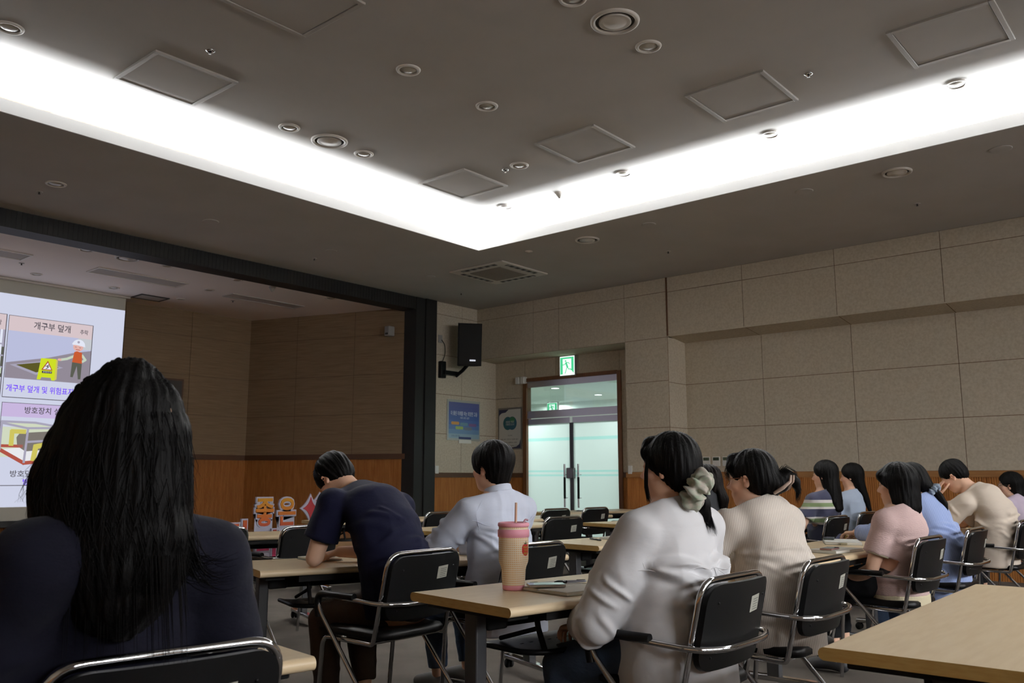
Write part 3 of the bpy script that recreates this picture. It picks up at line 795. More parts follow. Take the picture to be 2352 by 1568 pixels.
# ------------------------------------------------------------------ projection screen with the slide
YSC = 12.955
e = empty('projection_screen', (4.05, YSC, 0), 0, 'pull-down projection screen showing a safety slide on the stage', 'projection screen')
fab = mat('screen_fabric', (196, 194, 182), .9)
a = MB(); a.box((-1.95, 0, .59), (1.95, .004, 3.90)); a.build('fabric', fab, e)
a = MB(); a.bbox((-1.98, -.03, .50), (1.96, .03, .59), .01); a.build('bottom_bar', black_m, e)
a = MB(); a.bbox((-2.0, -.05, 3.885), (2.0, .06, 3.918), .008); a.build('roller_slot', offwhite_m, e)
SW = emit('slide_white', (206, 210, 230), 1.0)
SCOL = [(206, 210, 230), (214, 196, 200), (88, 84, 92), (186, 190, 220), (146, 138, 150), (120, 70, 250), (200, 182, 222), (206, 222, 40), (200, 92, 52), (92, 94, 84), (226, 230, 244), (226, 176, 168), (196, 210, 190), (92, 88, 40), (168, 164, 184),
        (176, 84, 70), (206, 196, 96), (124, 118, 112), (208, 216, 192), (62, 60, 66), (170, 60, 50), (196, 200, 206), (232, 232, 236)]
SM = [emit('slide_%d' % i, c, 1.0) for i, c in enumerate(SCOL)]
a = MB(); F = Flat(a, (-4.05 + 4.05, -.001, 0), (1, 0, 0), (0, 0, 1)); F.O = Vector((-4.05, -.002, 0))
F.rect(2.12, .774, 6.0, 3.70, 0, 0)
slide = a.build('projected_slide', SM, e)
def card(x0, z0, x1, z1, hz, hcol, name='slide_card'):
    a = MB(); F = Flat(a, (-4.05, -.002, 0), (1, 0, 0), (0, 0, 1))
    F.rect(x0, z0, x1, z1, 2, 1); F.rect(x0 + .007, z0 + .010, x1 - .012, z1 - .007, 0, 2); F.rect(x0 + .007, hz, x1 - .012, z1 - .007, hcol, 3)
    return a, F
# card: covered floor opening
a, F = card(4.39, 2.26, 5.545, 3.405, 3.19, 1)
F.rect(4.40, 2.53, 5.533, 3.19, 3, 3)
F.poly([(4.40, 2.53), (5.533, 2.53), (5.533, 3.02), (5.30, 2.97), (4.95, 2.86), (4.40, 2.74)], 4, 4); F.poly([(5.34, 3.02), (5.533, 3.03), (5.533, 3.19), (5.34, 3.19)], 21, 4)
F.poly([(4.45, 2.715), (4.80, 2.60), (5.16, 2.735), (4.86, 2.80)], 14, 5); F.poly([(4.53, 2.72), (4.80, 2.635), (5.10, 2.735), (4.86, 2.785)], 13, 6)
F.poly([(4.815, 2.54), (4.86, 2.54), (4.875, 2.575), (5.0, 2.575), (5.01, 2.54), (5.05, 2.54), (5.055, 2.85), (4.85, 2.845)], 7, 7); F.poly([(5.05, 2.54), (5.08, 2.56), (5.078, 2.83), (5.055, 2.85)], 16, 7)
F.poly([(4.865, 2.68), (5.015, 2.68), (4.945, 2.815)], 20, 8); F.poly([(4.885, 2.692), (4.997, 2.692), (4.945, 2.79)], 22, 9)
F.line([(4.925, 2.70), (4.955, 2.72), (4.935, 2.74), (4.96, 2.755)], .01, 19, 10); F.line([(4.915, 2.735), (4.97, 2.735)], .008, 19, 10)
F.rect(4.875, 2.635, 5.01, 2.668, 19, 8); F.text('추락주의', (4.943, 2.652), .11, .022, 22, 9)
F.line([(5.30, 2.92), (5.20, 2.87), (5.12, 2.85)], .035, 12, 7); F.disc((5.10, 2.848), .028, .018, 11, 8)
F.line([(5.41, 2.94), (5.46, 2.88), (5.42, 2.85)], .035, 12, 7)
F.poly([(5.275, 2.83), (5.415, 2.82), (5.405, 2.98), (5.33, 2.995), (5.295, 2.98)], 8, 8)
F.poly([(5.275, 2.83), (5.415, 2.82), (5.41, 2.585), (5.375, 2.585), (5.345, 2.78), (5.30, 2.61), (5.265, 2.61)], 9, 8)
F.disc((5.275, 2.598), .032, .014, 4, 9); F.disc((5.395, 2.573), .026, .016, 4, 9)
F.disc((5.345, 3.06), .072, .068, 11, 8); F.disc((5.35, 3.085), .09, .085, 10, 9, 14, 0, 180); F.poly([(5.255, 3.095), (5.445, 3.065), (5.44, 3.085), (5.26, 3.115)], 10, 10); F.disc((5.345, 3.13), .018, .018, 14, 10)
F.line([(5.30, 3.055), (5.32, 3.055)], .006, 19, 10); F.line([(5.36, 3.05), (5.38, 3.05)], .006, 19, 10); F.line([(5.315, 3.02), (5.37, 3.015)], .008, 20, 10)
F.text('개구부 덮개', (4.97, 3.30), .50, .11, 2, 5, .014); F.text('추락', (5.415, 3.285), .115, .075, 2, 5, .012)
F.text('개구부 덮개 및 위험표지', (4.875, 2.395), .89, .10, 5, 5, .014); F.text('설치', (5.43, 2.375), .15, .09, 2, 5, .008)
a.build('slide_card', SM, e)
# card at the left, cut by the frame
a, F = card(3.21, 2.26, 4.37, 3.41, 3.19, 1)
F.rect(3.22, 2.53, 4.358, 3.19, 9, 3); F.rect(3.22, 2.95, 4.358, 3.19, 14, 4)
for x in (3.4, 3.7, 4.0, 4.30): F.rect(x, 2.6, x + .03, 3.19, 10, 5)
for z in (2.66, 2.82, 2.98): F.rect(3.22, z, 4.358, z + .02, 14, 6)
F.rect(4.02, 2.99, 4.30, 3.06, 12, 5); F.rect(4.02, 2.90, 4.30, 2.92, 16, 6); F.rect(3.9, 2.58, 4.35, 2.66, 12, 6)
F.text('안전난간 설치', (3.68, 3.30), .55, .11, 2, 5, .014); F.text('추락', (4.245, 3.285), .115, .075, 2, 5, .012)
F.text('안전난간 설치', (3.75, 2.395), .6, .10, 5, 5, .014)
a.build('slide_card', SM, e)
# card: machine guard
a, F = card(4.40, 1.06, 5.555, 2.195, 2.0, 6)
F.poly([(4.42, 1.93), (4.85, 1.925), (5.20, 1.86), (4.72, 1.83)], 18, 4); F.rect(4.42, 1.45, 5.2, 1.86, 18, 3)
F.poly([(4.43, 1.55), (4.75, 1.36), (5.3, 1.50), (5.0, 1.62)], 22, 4)
F.poly([(4.64, 1.60), (4.62, 1.72), (4.66, 1.78), (5.40, 1.85), (5.40, 1.60), (4.75, 1.53)], 17, 5)
F.line([(4.42, 1.55), (4.74, 1.37), (5.4, 1.45)], .05, 15, 6); F.line([(4.42, 1.60), (4.70, 1.60)], .04, 15, 5)
F.line([(4.56, 1.62), (4.56, 1.80), (4.72, 1.80)], .06, 16, 6); F.line([(4.86, 1.42), (4.88, 1.60), (5.06, 1.64)], .07, 16, 7)
for p in ([(4.74, 1.38), (4.76, 1.85)], [(4.42, 1.93), (4.42, 1.55)], [(4.42, 1.91), (4.75, 1.85), (5.4, 1.88)], [(4.76, 1.66), (5.4, 1.72)], [(4.42, 1.93), (4.85, 1.93), (5.2, 1.88)]): F.line(p, .03, 14, 8)
F.text('방호장치 설치', (4.975, 2.10), .56, .095, 2, 5, .014)
F.text('방호덮개 설치', (4.87, 1.225), .58, .09, 2, 5, .012); F.text('방호울', (4.89, 1.115), .28, .085, 5, 5, .014)
a.build('slide_card', SM, e)
a, F = card(3.21, 1.06, 4.37, 2.195, 2.0, 6); F.rect(3.25, 1.4, 4.33, 1.98, 18, 4); F.text('방호', (3.8, 2.1), .3, .095, 2, 5, .012); a.build('slide_card', SM, e)

# ------------------------------------------------------------------ standing letter sign before the stage
e = empty('letter_sign', (6.75, 9.90, 0), 0, 'standing cut-out letter sign in orange and red with white outline before the stage', 'letter sign')
lw = mat('sign_white', (200, 198, 214), .6)
def letters_mat():
    m = mat('sign_gradient', (230, 150, 40), .5); nt = m.node_tree; N = nt.nodes; L = nt.links
    tc = N.new('ShaderNodeTexCoord'); sx = N.new('ShaderNodeSeparateXYZ'); cr = N.new('ShaderNodeValToRGB'); mr = N.new('ShaderNodeMapRange')
    L.new(tc.outputs['Object'], sx.inputs[0]); L.new(sx.outputs[2], mr.inputs[0]); mr.inputs[1].default_value = .3; mr.inputs[2].default_value = .95
    L.new(mr.outputs[0], cr.inputs[0]); cr.color_ramp.elements[0].color = lin((176, 50, 90)); cr.color_ramp.elements[1].color = lin((222, 162, 40))
    k = cr.color_ramp.elements.new(.5); k.color = lin((206, 100, 44)); k = cr.color_ramp.elements.new(.28); k.color = lin((180, 58, 56)); L.new(cr.outputs[0], N['Principled BSDF'].inputs['Base Color'])
    return m
lg = letters_mat()
def letter(t, cx, cz, w, hh, y=0.0):
    b = MB()
    vs, fs = text_geo(t, w * 1.12, hh * 1.10, .075, .1)
    for off in (0,):
        b.add([(cx + v[0], y + (.03 if v[2] < 0 else 0.0), cz + v[1]) for v in vs], fs)
    b.add([(cx - w * .5, y + .015, .0), (cx + w * .5, y + .015, 0), (cx + w * .5, y + .015, cz), (cx - w * .5, y + .015, cz)], [(0, 1, 2, 3)])
    bo = b.build('letter_board', lw, e)
    c = MB(); vs, fs = text_geo(t, w, hh, .022, .1)
    c.add([(cx + v[0], y - (.012 if v[2] > 0 else .001), cz + v[1]) for v in vs], fs); c.build('letter', lg, bo)
letter('좋', -.155, .725, .27, .36); letter('은', .185, .725, .27, .36, -.004)
letter('기', -.55, .43, .34, .40, .05); letter('미', -.14, .33, .28, .34, -.05); letter('디', .20, .335, .28, .34, -.05)
def star(cx, cz, rx, rz, y):
    def pts(k): 
        out = []
        for i in range(4):
            a = PI / 2 * i
            for t in np.linspace(0, 1, 7)[:-1]:
                p = Vector((math.cos(a), math.sin(a))); q = Vector((math.cos(a + PI / 2), math.sin(a + PI / 2)))
                v = p * (1 - t) ** 2 + q * t ** 2 + (p + q) * .22 * 2 * t * (1 - t)
                out.append((cx + v.x * rx * k + (.028 * math.cos(a + t * PI / 2) if k > 1 else 0), y, cz + v.y * rz * k + (.028 * math.sin(a + t * PI / 2) if k > 1 else 0)))
        return out
    b = MB(); b.prism(pts(1.12), (0, -.02, 0)); b.add([(cx - .02, y, 0), (cx + .02, y, 0), (cx + .02, y, cz), (cx - .02, y, cz)], [(0, 1, 2, 3)]); bo = b.build('star_board', lw, e)
    c = MB(); c.prism([(p[0], p[1] - .02, p[2]) for p in pts(1)], (0, -.012, 0)); c.build('star', mat('star_red', (176, 54, 60), .5) if 'star_red' not in MATS else MATS['star_red'], bo)
star(.56, .76, .125, .15, .01); star(.72, .86, .07, .08, .02)
# ------------------------------------------------------------------ folding seminar tables
def make_table():
    root = empty('seminar_table')
    m = MB(); L, hw, t, r = .9, .30, .034, .017
    prof = [(-hw + r + r * math.cos(a), .72 - r + r * math.sin(a)) for a in [R(270 - 180 * k / 10) for k in range(11)]]
    prof += [(hw - r + r * math.cos(a), .72 - r + r * math.sin(a)) for a in [R(90 - 180 * k / 10) for k in range(11)]]
    prof = prof[:11] + [(-hw + r + .004, .72), (hw - r - .004, .72)] + prof[11:] + [(hw - r - .004, .72 - t), (-hw + r + .004, .72 - t)]
    n = len(prof)
    vs = [(-L, y, z) for y, z in prof] + [(L, y, z) for y, z in prof]
    m.add(vs, [(i, (i + 1) % n, (i + 1) % n + n, i + n) for i in range(n)], 0, True)
    for x, rev in ((-L, False), (L, True)):
        f = [(x, y, z) for y, z in prof]
        m.add(f, [tuple(reversed(range(n))) if not rev else tuple(range(n))], 1)
    # nothing is smoothed across the long flat faces
    top = m.build('table_top', [beech_m, edge_m], root)
    for s in (-1, 1):
        a = MB(); a.bbox((s * .81 - .026, -.036, .075), (s * .81 + .026, .036, .665), .006)
        leg = a.build('leg', grey_leg_m, root)
        a = MB(); a.bbox((s * .81 - .028, -.265, .052), (s * .81 + .028, .265, .082), .008); a.build('foot_bar', chrome_m, leg)
        for y in (-.245, .245):
            a = MB()
            Mx = Matrix.Translation((s * .81, y, .026)) @ Matrix.Rotation(PI / 2, 4, 'Y')
            for d in (-.014, .014): a.lathe([(.0005, -.009 + d), (.022, -.009 + d), (.026, -.005 + d), (.026, .005 + d), (.022, .009 + d), (.0005, .009 + d)], 18, M=Mx)
            a.box((s * .81 - .008, y - .010, .026), (s * .81 + .008, y + .010, .055)); a.build('caster', blackmat_m, leg)
        a = MB(); a.bbox((s * .81 - .05, -.24, .664), (s * .81 + .05, .24, .686), .005); a.bbox((s * .74 - .05, -.05, .60), (s * .74 + .05, .07, .686), .01); a.build('tilt_bracket', blackmat_m, root)
        a = MB(); a.tube([(s * .60, -.10, .69), (s * .60, -.12, .60), (s * .60, -.155, .525)], .011, 8); a.tube([(s * .60, -.12, .60), (s * .60, .10, .535)], .009, 8); a.build('shelf_bracket', blackmat_m, root)
    a = MB(); a.bbox((-.78, -.012, .60), (.78, .022, .665), .006); a.box((-.70, -.27, .655), (.70, -.235, .687)); a.build('cross_beam', blackmat_m, root)
    # perforated shelf under the top
    a = MB(); z0, z1 = .518, .524
    def plate(x0, y0, x1, y1): a.box((x0, y0, z0), (x1, y1, z1))
    px, py = .05, .03
    ys = [-.075 + py * i for i in range(4)]
    plate(-.68, ys[-1], .68, .13); plate(-.68, ys[0], -.60, ys[-1]); plate(.60, ys[0], .68, ys[-1])
    for j in range(3):
        for i in range(24):
            x, y = -.60 + px * i, ys[j]
            q = (x + .016, y + .010, x + .034, y + .020)
            for z, fl in ((z1, False), (z0, True)):
                o = [(x, y, z), (x + px, y, z), (x + px, y + py, z), (x, y + py, z), (q[0], q[1], z), (q[2], q[1], z), (q[2], q[3], z), (q[0], q[3], z)]
                fs = [(0, 1, 5, 4), (1, 2, 6, 5), (2, 3, 7, 6), (3, 0, 4, 7)]
                a.add(o, [tuple(reversed(f)) for f in fs] if fl else fs)
    out = [(.68, ys[0])]
    for k in range(7):
        t_ = R(90 * k / 6); out.append((.68 - .12 + .12 * math.cos(t_), -.075 - .11 * math.sin(t_)))
    pts = out + [(-x, y) for x, y in reversed(out)]
    a.prism([(x, y, z0) for x, y in reversed(pts)], (0, 0, z1 - z0))
    a.tube([(.68, .13, .521)] + [(x, y, .521) for x, y in pts] + [(-.68, .13, .521)], .011, 8)
    a.build('shelf', black_m, root)
    return root

TABLE = make_table()
first = [True]
def table(nx, ny, rot, label):
    """near-left corner and turn in degrees"""
    o = TABLE if first[0] else copy_tree(TABLE)
    first[0] = False
    c, s = math.cos(R(rot)), math.sin(R(rot))
    o.location = (nx + .9 * c - .3 * s, ny + .9 * s + .3 * c, 0)
    o.rotation_euler = (0, 0, R(rot))
    tag(o, label, 'table', 'beech seminar tables')
    return o
table(2.34, 2.01, -7.7, 'beech seminar table with the pink tumbler on it')
table(2.37, .345, 1.0, 'empty beech seminar table at lower right, nearest the camera')
table(2.47, 3.72, -19, 'beech seminar table in front of the man in the navy shirt')
table(-.38, 2.10, -8, 'beech seminar table in front of the woman with long hair, lower left')
table(4.82, 3.37, -6, 'beech seminar table with a black pen, left of the woman in white')
table(4.68, 1.86, 0, 'beech seminar table in front of the woman in pink and the woman in blue')
table(7.0, 1.95, 0, 'beech seminar table in front of the man holding his forehead')
table(6.95, 3.36, -2, 'beech seminar table in front of the woman in the striped top')
table(9.0, 3.45, 0, 'beech seminar table under the teal folder, next to the right wall')
table(5.22, 5.28, 2, 'beech seminar table beyond the man in the pale blue shirt')
table(2.75, 6.36, -19, 'beech seminar table before the letter sign, behind two empty chairs')
table(2.60, 7.42, -20, 'beech seminar table behind the right side of the long haired woman, before the sign')
table(2.98, 8.10, -12, 'beech seminar table under the lower edge of the screen, far left')
table(5.56, 7.27, -13, 'beech seminar table in the front row at the foot of the dark stage post')
table(7.20, 6.08, 0, 'beech seminar table right in front of the glass door, behind two chairs')
table(8.92, 6.96, -11, 'beech seminar table closest to the glass door with dark phones on it')
table(7.15, 4.70, -12, 'beech seminar table between the woman in white and the glass door')

# ------------------------------------------------------------------ stacking arm chairs
def make_chair():
    root = empty('arm_chair')
    # seat pad
    a = MB(); prof = rrect(.44, .43, .07, 6, (0, .015))
    def ring(sc, z): return [(x * sc, .015 + (y - .015) * sc, z - .012 * ((x / .22) ** 2 < .2) * 0) for x, y in prof]
    lays = [ring(.94, .425), ring(1.0, .432), ring(1.0, .452), ring(.96, .464), ring(.80, .468)]
    n = len(prof); vs = sum(lays, [])
    fs = [(k * n + i, k * n + (i + 1) % n, (k + 1) * n + (i + 1) % n, (k + 1) * n + i) for k in range(4) for i in range(n)]
    a.add(vs, fs, 0, True); a.add(lays[0], [tuple(reversed(range(n)))]); a.add(lays[-1], [tuple(range(n))])
    a.build('seat', black_m, root)
    # back shell, slightly hollow and leaning
    a = MB(); W2, H0, H1, rr = .228, .515, .808, .065
    nx, nz = 20, 14
    def bp(u, v, d):
        # u,v in -1..1 over a rounded rectangle
        x, z = u * W2, v * (H1 - H0) / 2
        hx, hz = W2 - rr, (H1 - H0) / 2 - rr
        ax, az = abs(x), abs(z)
        if ax > hx and az > hz:
            dx, dz = ax - hx, az - hz
            m_ = max(dx, dz); l_ = math.hypot(dx, dz)
            if l_ > 1e-9: dx, dz = dx * m_ / l_, dz * m_ / l_
            x = math.copysign(hx + dx, x); z = math.copysign(hz + dz, z)
        zz = (H0 + H1) / 2 + z
        y = -.185 - (zz - .47) * .22 - .030 * (1 - (x / W2) ** 2) + d
        return (x, y, zz)
    for d, fl in ((-.012, False), (.010, True)):
        vs = [bp(-1 + 2 * i / nx, -1 + 2 * k / nz, d) for k in range(nz + 1) for i in range(nx + 1)]
        fs = [(k * (nx + 1) + i, k * (nx + 1) + i + 1, (k + 1) * (nx + 1) + i + 1, (k + 1) * (nx + 1) + i) for k in range(nz) for i in range(nx)]
        a.add(vs, [tuple(reversed(f)) for f in fs] if fl else fs, 0, True)
    rim = [(-1 + 2 * i / nx, -1) for i in range(nx)] + [(1, -1 + 2 * k / nz) for k in range(nz)] + [(1 - 2 * i / nx, 1) for i in range(nx)] + [(-1, 1 - 2 * k / nz) for k in range(nz)]
    e0 = [bp(u, v, -.012) for u, v in rim]; e1 = [bp(u, v, .010) for u, v in rim]; n = len(rim)
    a.add(e0 + e1, [(i, i + n, (i + 1) % n + n, (i + 1) % n) for i in range(n)], 0, True)
    back = a.build('backrest', black_m, root)
    # sticker and two bolts on the back
    a = MB(); x0, z0, w, hh = .050, .690, .074, .058
    def sp(x, z, d=0): q = bp((x) / W2, (z - (H0 + H1) / 2) / ((H1 - H0) / 2), -.0132 - d); return q
    a.add([sp(x0, z0), sp(x0 + w, z0 + .004), sp(x0 + w, z0 + hh + .004), sp(x0, z0 + hh)], [(0, 1, 2, 3)], 0)
    for k in range(5):
        z = z0 + .008 + k * .009
        a.add([sp(x0 + .020, z, .0004), sp(x0 + w - .006 - .006 * (k % 2), z + .002, .0004), sp(x0 + w - .006 - .006 * (k % 2), z + .0045, .0004), sp(x0 + .020, z + .0025, .0004)], [(0, 1, 2, 3)], 1)
    a.build('inventory_sticker', [label_m, label_ink_m], back)
    a = MB()
    for sx in (-.17, .17):
        for zz in (.56, .745):
            q = sp(sx, zz); a.lathe([(.0005, -.003), (.004, -.002), (.005, .002)], 10, M=Matrix.Translation(q) @ Matrix.Rotation(-PI / 2, 4, 'X'))
    a.build('bolt', black_m, back)
    # chrome: upright frame, seat rails, legs
    def yb(z): return -.165 - (z - .47) * .22
    r = .0112
    b = MB(); wx = .236
    up = [(-wx, yb(.445) + .0, .445), (-wx, yb(.812) - .006, .819), (wx, yb(.812) - .006, .819), (wx, yb(.445), .445)]
    b.tube(fillet(up, [0, .075, .075, 0], 8), r, 12); b.build('back_frame', chrome_m, root)
    for s in (-1, 1):
        b = MB(); b.tube(fillet([(s * wx, yb(.445), .447), (s * wx, yb(.445) + .01, .412), (s * wx, .20, .418), (s * (wx - .005), .235, .0)], [0, .03, .055, 0], 7), r, 12); b.build('front_leg', chrome_m, root)
        b = MB(); ax = .275
        b.tube(fillet([(s * ax, .10, .615), (s * ax, .205, .615), (s * ax, .185, .545), (s * ax, -.315, .0)], [0, .05, .05, 0], 7), r, 12); b.build('rear_leg', chrome_m, root)
        b = MB(); b.tube(fillet([(s * ax, -.06, .619), (s * ax, .208, .619), (s * ax, .188, .51)], [0, .055, 0], 7), [.017] * 10, 12)
        b.build('armrest', black_m, root)
    b = MB()
    b.tube(fillet([(-.275, .10, .615), (-.275, -.235, .600), (-.15, -.285, .594), (.15, -.285, .594), (.275, -.235, .600), (.275, .10, .615)], [0, .11, .1, .1, .11, 0], 8), r, 12)
    b.build('arm_loop', chrome_m, root)
    b = MB(); b.tube([(-wx, .16, .418), (wx, .16, .418)], .009, 8); b.tube([(-wx, -.13, .415), (wx, -.13, .415)], .009, 8); b.build('seat_bar', chrome_m, root)
    return root
CHAIR = make_chair(); cfirst = [True]
def chair(x, yback, rot, label, group='black chrome arm chairs'):
    o = CHAIR if cfirst[0] else copy_tree(CHAIR)
    cfirst[0] = False
    c, s = math.cos(R(rot)), math.sin(R(rot))
    o.location = (x - .25 * s, yback + .25 * c, 0); o.rotation_euler = (0, 0, R(rot))
    tag(o, label, 'chair', group)
    return o
chair(2.93, 1.46, 0, 'black arm chair under the woman in the white shirt')
chair(3.80, 1.46, 0, 'black arm chair under the woman in the beige striped shirt')
chair(5.56, 1.51, -2, 'black arm chair under the woman in the pink knit top')
chair(6.70, 1.52, 0, 'black arm chair under the woman in the blue shirt')
chair(8.30, 1.50, -2, 'black arm chair at the right photo edge under the man in the cream T-shirt')
chair(2.94, 3.06, 2, 'black arm chair under the man in the navy T-shirt')
chair(3.65, 2.95, -2, 'black arm chair under the man in the pale blue shirt, behind the tumbler')
chair(.93, 1.69, -8, 'black arm chair at the lower left edge under the long haired woman')
chair(8.08, 2.98, -3, 'black arm chair under the woman in the navy striped top')
chair(9.22, 3.08, -3, 'black arm chair behind the woman in striped top, under the light blue shirt')
chair(3.30, 5.53, -9, 'empty black arm chair right beside the hair of the long haired woman')
chair(3.92, 5.29, -3, 'empty black arm chair left of the elbow of the man in navy')
chair(6.36, 6.38, 0, 'empty black arm chair left of the shoulder of the man in pale blue')
chair(6.25, 4.74, -8, 'empty black arm chair right of the tumbler, behind the table with a black pen')
chair(7.86, 6.07, -3, 'empty black arm chair before the glass door, left one of two')
chair(8.48, 5.96, -3, 'empty black arm chair before the glass door, right one of two')
chair(9.55, 5.85, 0, 'empty black arm chair peeking over the left shoulder of the woman in white')
chair(5.95, 2.98, 0, 'black arm chair hidden behind the woman in white and the woman with glasses')
chair(9.75, 1.62, 0, 'black arm chair of the woman with glasses at the right photo edge')

# ------------------------------------------------------------------ things on the tables
ZT = .7205
# tumbler
e = empty('tumbler', (2.735, 2.335, ZT), R(-8), 'large pink and cream tumbler with straw standing on the table', 'tumbler')
dots = mat('tumbler_dots', (236, 200, 156), .35, coat=.3)
nt = dots.node_tree; N = nt.nodes; L = nt.links
tc = N.new('ShaderNodeTexCoord'); L.new(tc.outputs['UV'], (mp := N.new('ShaderNodeMapping')).inputs['Vector']); mp.inputs['Scale'].default_value = (46, 30, 1)
fr = N.new('ShaderNodeVectorMath'); fr.operation = 'FRACTION'; L.new(mp.outputs[0], fr.inputs[0])
sb = N.new('ShaderNodeVectorMath'); sb.operation = 'SUBTRACT'; sb.inputs[1].default_value = (.5, .5, 0); L.new(fr.outputs[0], sb.inputs[0])
ln = N.new('ShaderNodeVectorMath'); ln.operation = 'LENGTH'; L.new(sb.outputs[0], ln.inputs[0])
cr = N.new('ShaderNodeValToRGB'); cr.color_ramp.elements[0].position = .22; cr.color_ramp.elements[1].position = .32
cr.color_ramp.elements[0].color = lin((240, 184, 104)); cr.color_ramp.elements[1].color = lin((252, 236, 212)); L.new(ln.outputs['Value'], cr.inputs[0]); L.new(cr.outputs[0], N['Principled BSDF'].inputs['Base Color'])
pink_m = mat('tumbler_pink', (246, 168, 186), .45)
prof = [(.046, .020), (.0475, .045), (.049, .078), (.0515, .09), (.0585, .108), (.0605, .120), (.061, .20), (.0605, .248)]
a = MB(); a.lathe(prof, 64); body = a.build('cup_body', dots, e)
uv = body.data.uv_layers.new(name='UVMap'); k = len(prof)
zs = [p[1] for p in prof]
for p in body.data.polygons:
    for li in p.loop_indices:
        v = body.data.vertices[body.data.loops[li].vertex_index].co
        u = (math.atan2(v.y, v.x) / (2 * PI)) % 1.0
        if u < .01 and math.atan2(sum(body.data.vertices[q].co.y for q in p.vertices), sum(body.data.vertices[q].co.x for q in p.vertices)) < 0: u += 1
        uv.data[li].uv = (u, v.z / .25)
a = MB(); a.lathe([(.0005, 0), (.040, 0), (.0445, .003), (.0455, .021), (.044, .022)], 48); a.build('base_ring', pink_m, e)
a = MB(); a.lathe([(.0605, .207), (.0645, .210), (.0645, .236), (.0605, .239)], 48); a.build('band', pink_m, e)
a = MB(); a.lathe([(.0605, .249), (.0635, .251), (.0645, .257), (.0635, .264), (.056, .267), (.054, .262), (.0005, .262)], 48); a.build('lid', pink_m, e)
a = MB(); a.tube([(.012, .0, .262), (.016, .002, .345)], .0052, 12); a.build('straw', mat('straw_clear', (224, 186, 160), .2), e)
a = MB(); a.tube(fillet([(.036, -.02, .264), (.044, -.024, .278), (.054, -.028, .274)], .006), .004, 8); a.build('spout_cap', mat('spout_clear', (206, 160, 172), .15), e)
# red tomato print wrapped round the right side
a = MB(); rad = .0613
def tp(u, z): an = R(-78) + u / rad; return (rad * math.cos(an), rad * math.sin(an), z)
def wrap(pts, mi, d=0):
    global rad; rad = .0613 + d; a.poly([tp(*p) for p in pts], mi); rad = .0613
for i in range(8):   # strips so the print follows the curve
    x0, x1 = -.021 + i * .00525, -.021 + (i + 1) * .00525
    f = lambda x: .024 * math.sqrt(max(0, 1 - (x / .0225) ** 2))
    wrap([(x0, .160 - f(x0)), (x1, .160 - f(x1)), (x1, .160 + f(x1) - .003 * math.cos(x1 * 180)), (x0, .160 + f(x0) - .003 * math.cos(x0 * 180))], 0)
wrap([(-.008, .182), (-.002, .180), (.004, .182), (.010, .188), (.002, .186), (.001, .194), (-.002, .194), (-.003, .186), (-.012, .187)], 1, .0006)
for i, t_ in enumerate(('Natural', 'TRUE', 'BEAR')):
    vs, fs = text_geo(t_, [.030, .024, .024][i], .0085, .02)
    a.add([tuple(Vector(tp(v[0], .171 - i * .0125 + v[1])) * 1.0 + Vector((.0008 * math.cos(R(-78) + v[0] / rad), .0008 * math.sin(R(-78) + v[0] / rad), 0))) for v in vs], fs, 2)
a.build('tomato_print', [mat('print_red', (196, 30, 26), .5), mat('print_green', (60, 78, 40), .5), mat('print_yellow', (170, 160, 40), .5)], e)

cover_m = mat('notebook_cover', (176, 174, 158), .6)
def notebook(x, y, rz, w, d, label, open_=False, cover=cover_m, loop=True, t=.012, group='notebooks on the tables', z=ZT):
    e = empty('notebook', (x, y, z), R(rz), label, 'notebook', group)
    a = MB(); a.bbox((-w / 2, -d / 2, 0), (w / 2, d / 2, .004), .002); a.build('cover', cover, e)
    a = MB()
    if open_:
        for s in (-1, 1):
            n = 8; vs = []
            for i in range(n + 1):
                u = i / n; xx = s * (u * (w / 2 - .006)); zz = .004 + t * (1 - (1 - min(1, u * 3)) ** 2) * .9 + .001
                vs += [(xx, -d / 2 + .005, zz), (xx, d / 2 - .005, zz)]
            fs = [(2 * i, 2 * i + 2, 2 * i + 3, 2 * i + 1) if s > 0 else (2 * i + 1, 2 * i + 3, 2 * i + 2, 2 * i) for i in range(n)]
            a.add(vs, fs, 0, True)
            xe = s * (w / 2 - .006); a.box((min(s * .004, xe), -d / 2 + .005, .004), (max(s * .004, xe), d / 2 - .005, .004 + t * .88))
    else: a.bbox((-w / 2 + .004, -d / 2 + .004, .004), (w / 2 - .004, d / 2 - .004, .004 + t), .002)
    a.build('pages', paper_m, e)
    if loop:
        a = MB(); a.bbox((-w / 2 - .010, -.022, .0), (-w / 2 + .006, .022, .016), .005); a.build('pen_loop', mat('loop_grey', (150, 146, 124), .7) if 'loop_grey' not in MATS else MATS['loop_grey'], e)
    return e
phone_b = mat('phone_glass', (22, 26, 26), .08, spec=.6); phone_s = mat('phone_side', (206, 196, 186), .3)
def phone(x, y, z, rz, label, side=None, group='phones on the tables'):
    e = empty('phone', (x, y, z), R(rz), label, 'phone', group)
    a = MB(); a.bbox((-.075, -.037, 0), (.075, .037, .010), .004); a.build('case', side or phone_s, e)
    a = MB(); a.box((-.073, -.035, .0098), (.073, .035, .0108)); a.build('screen', phone_b, e)
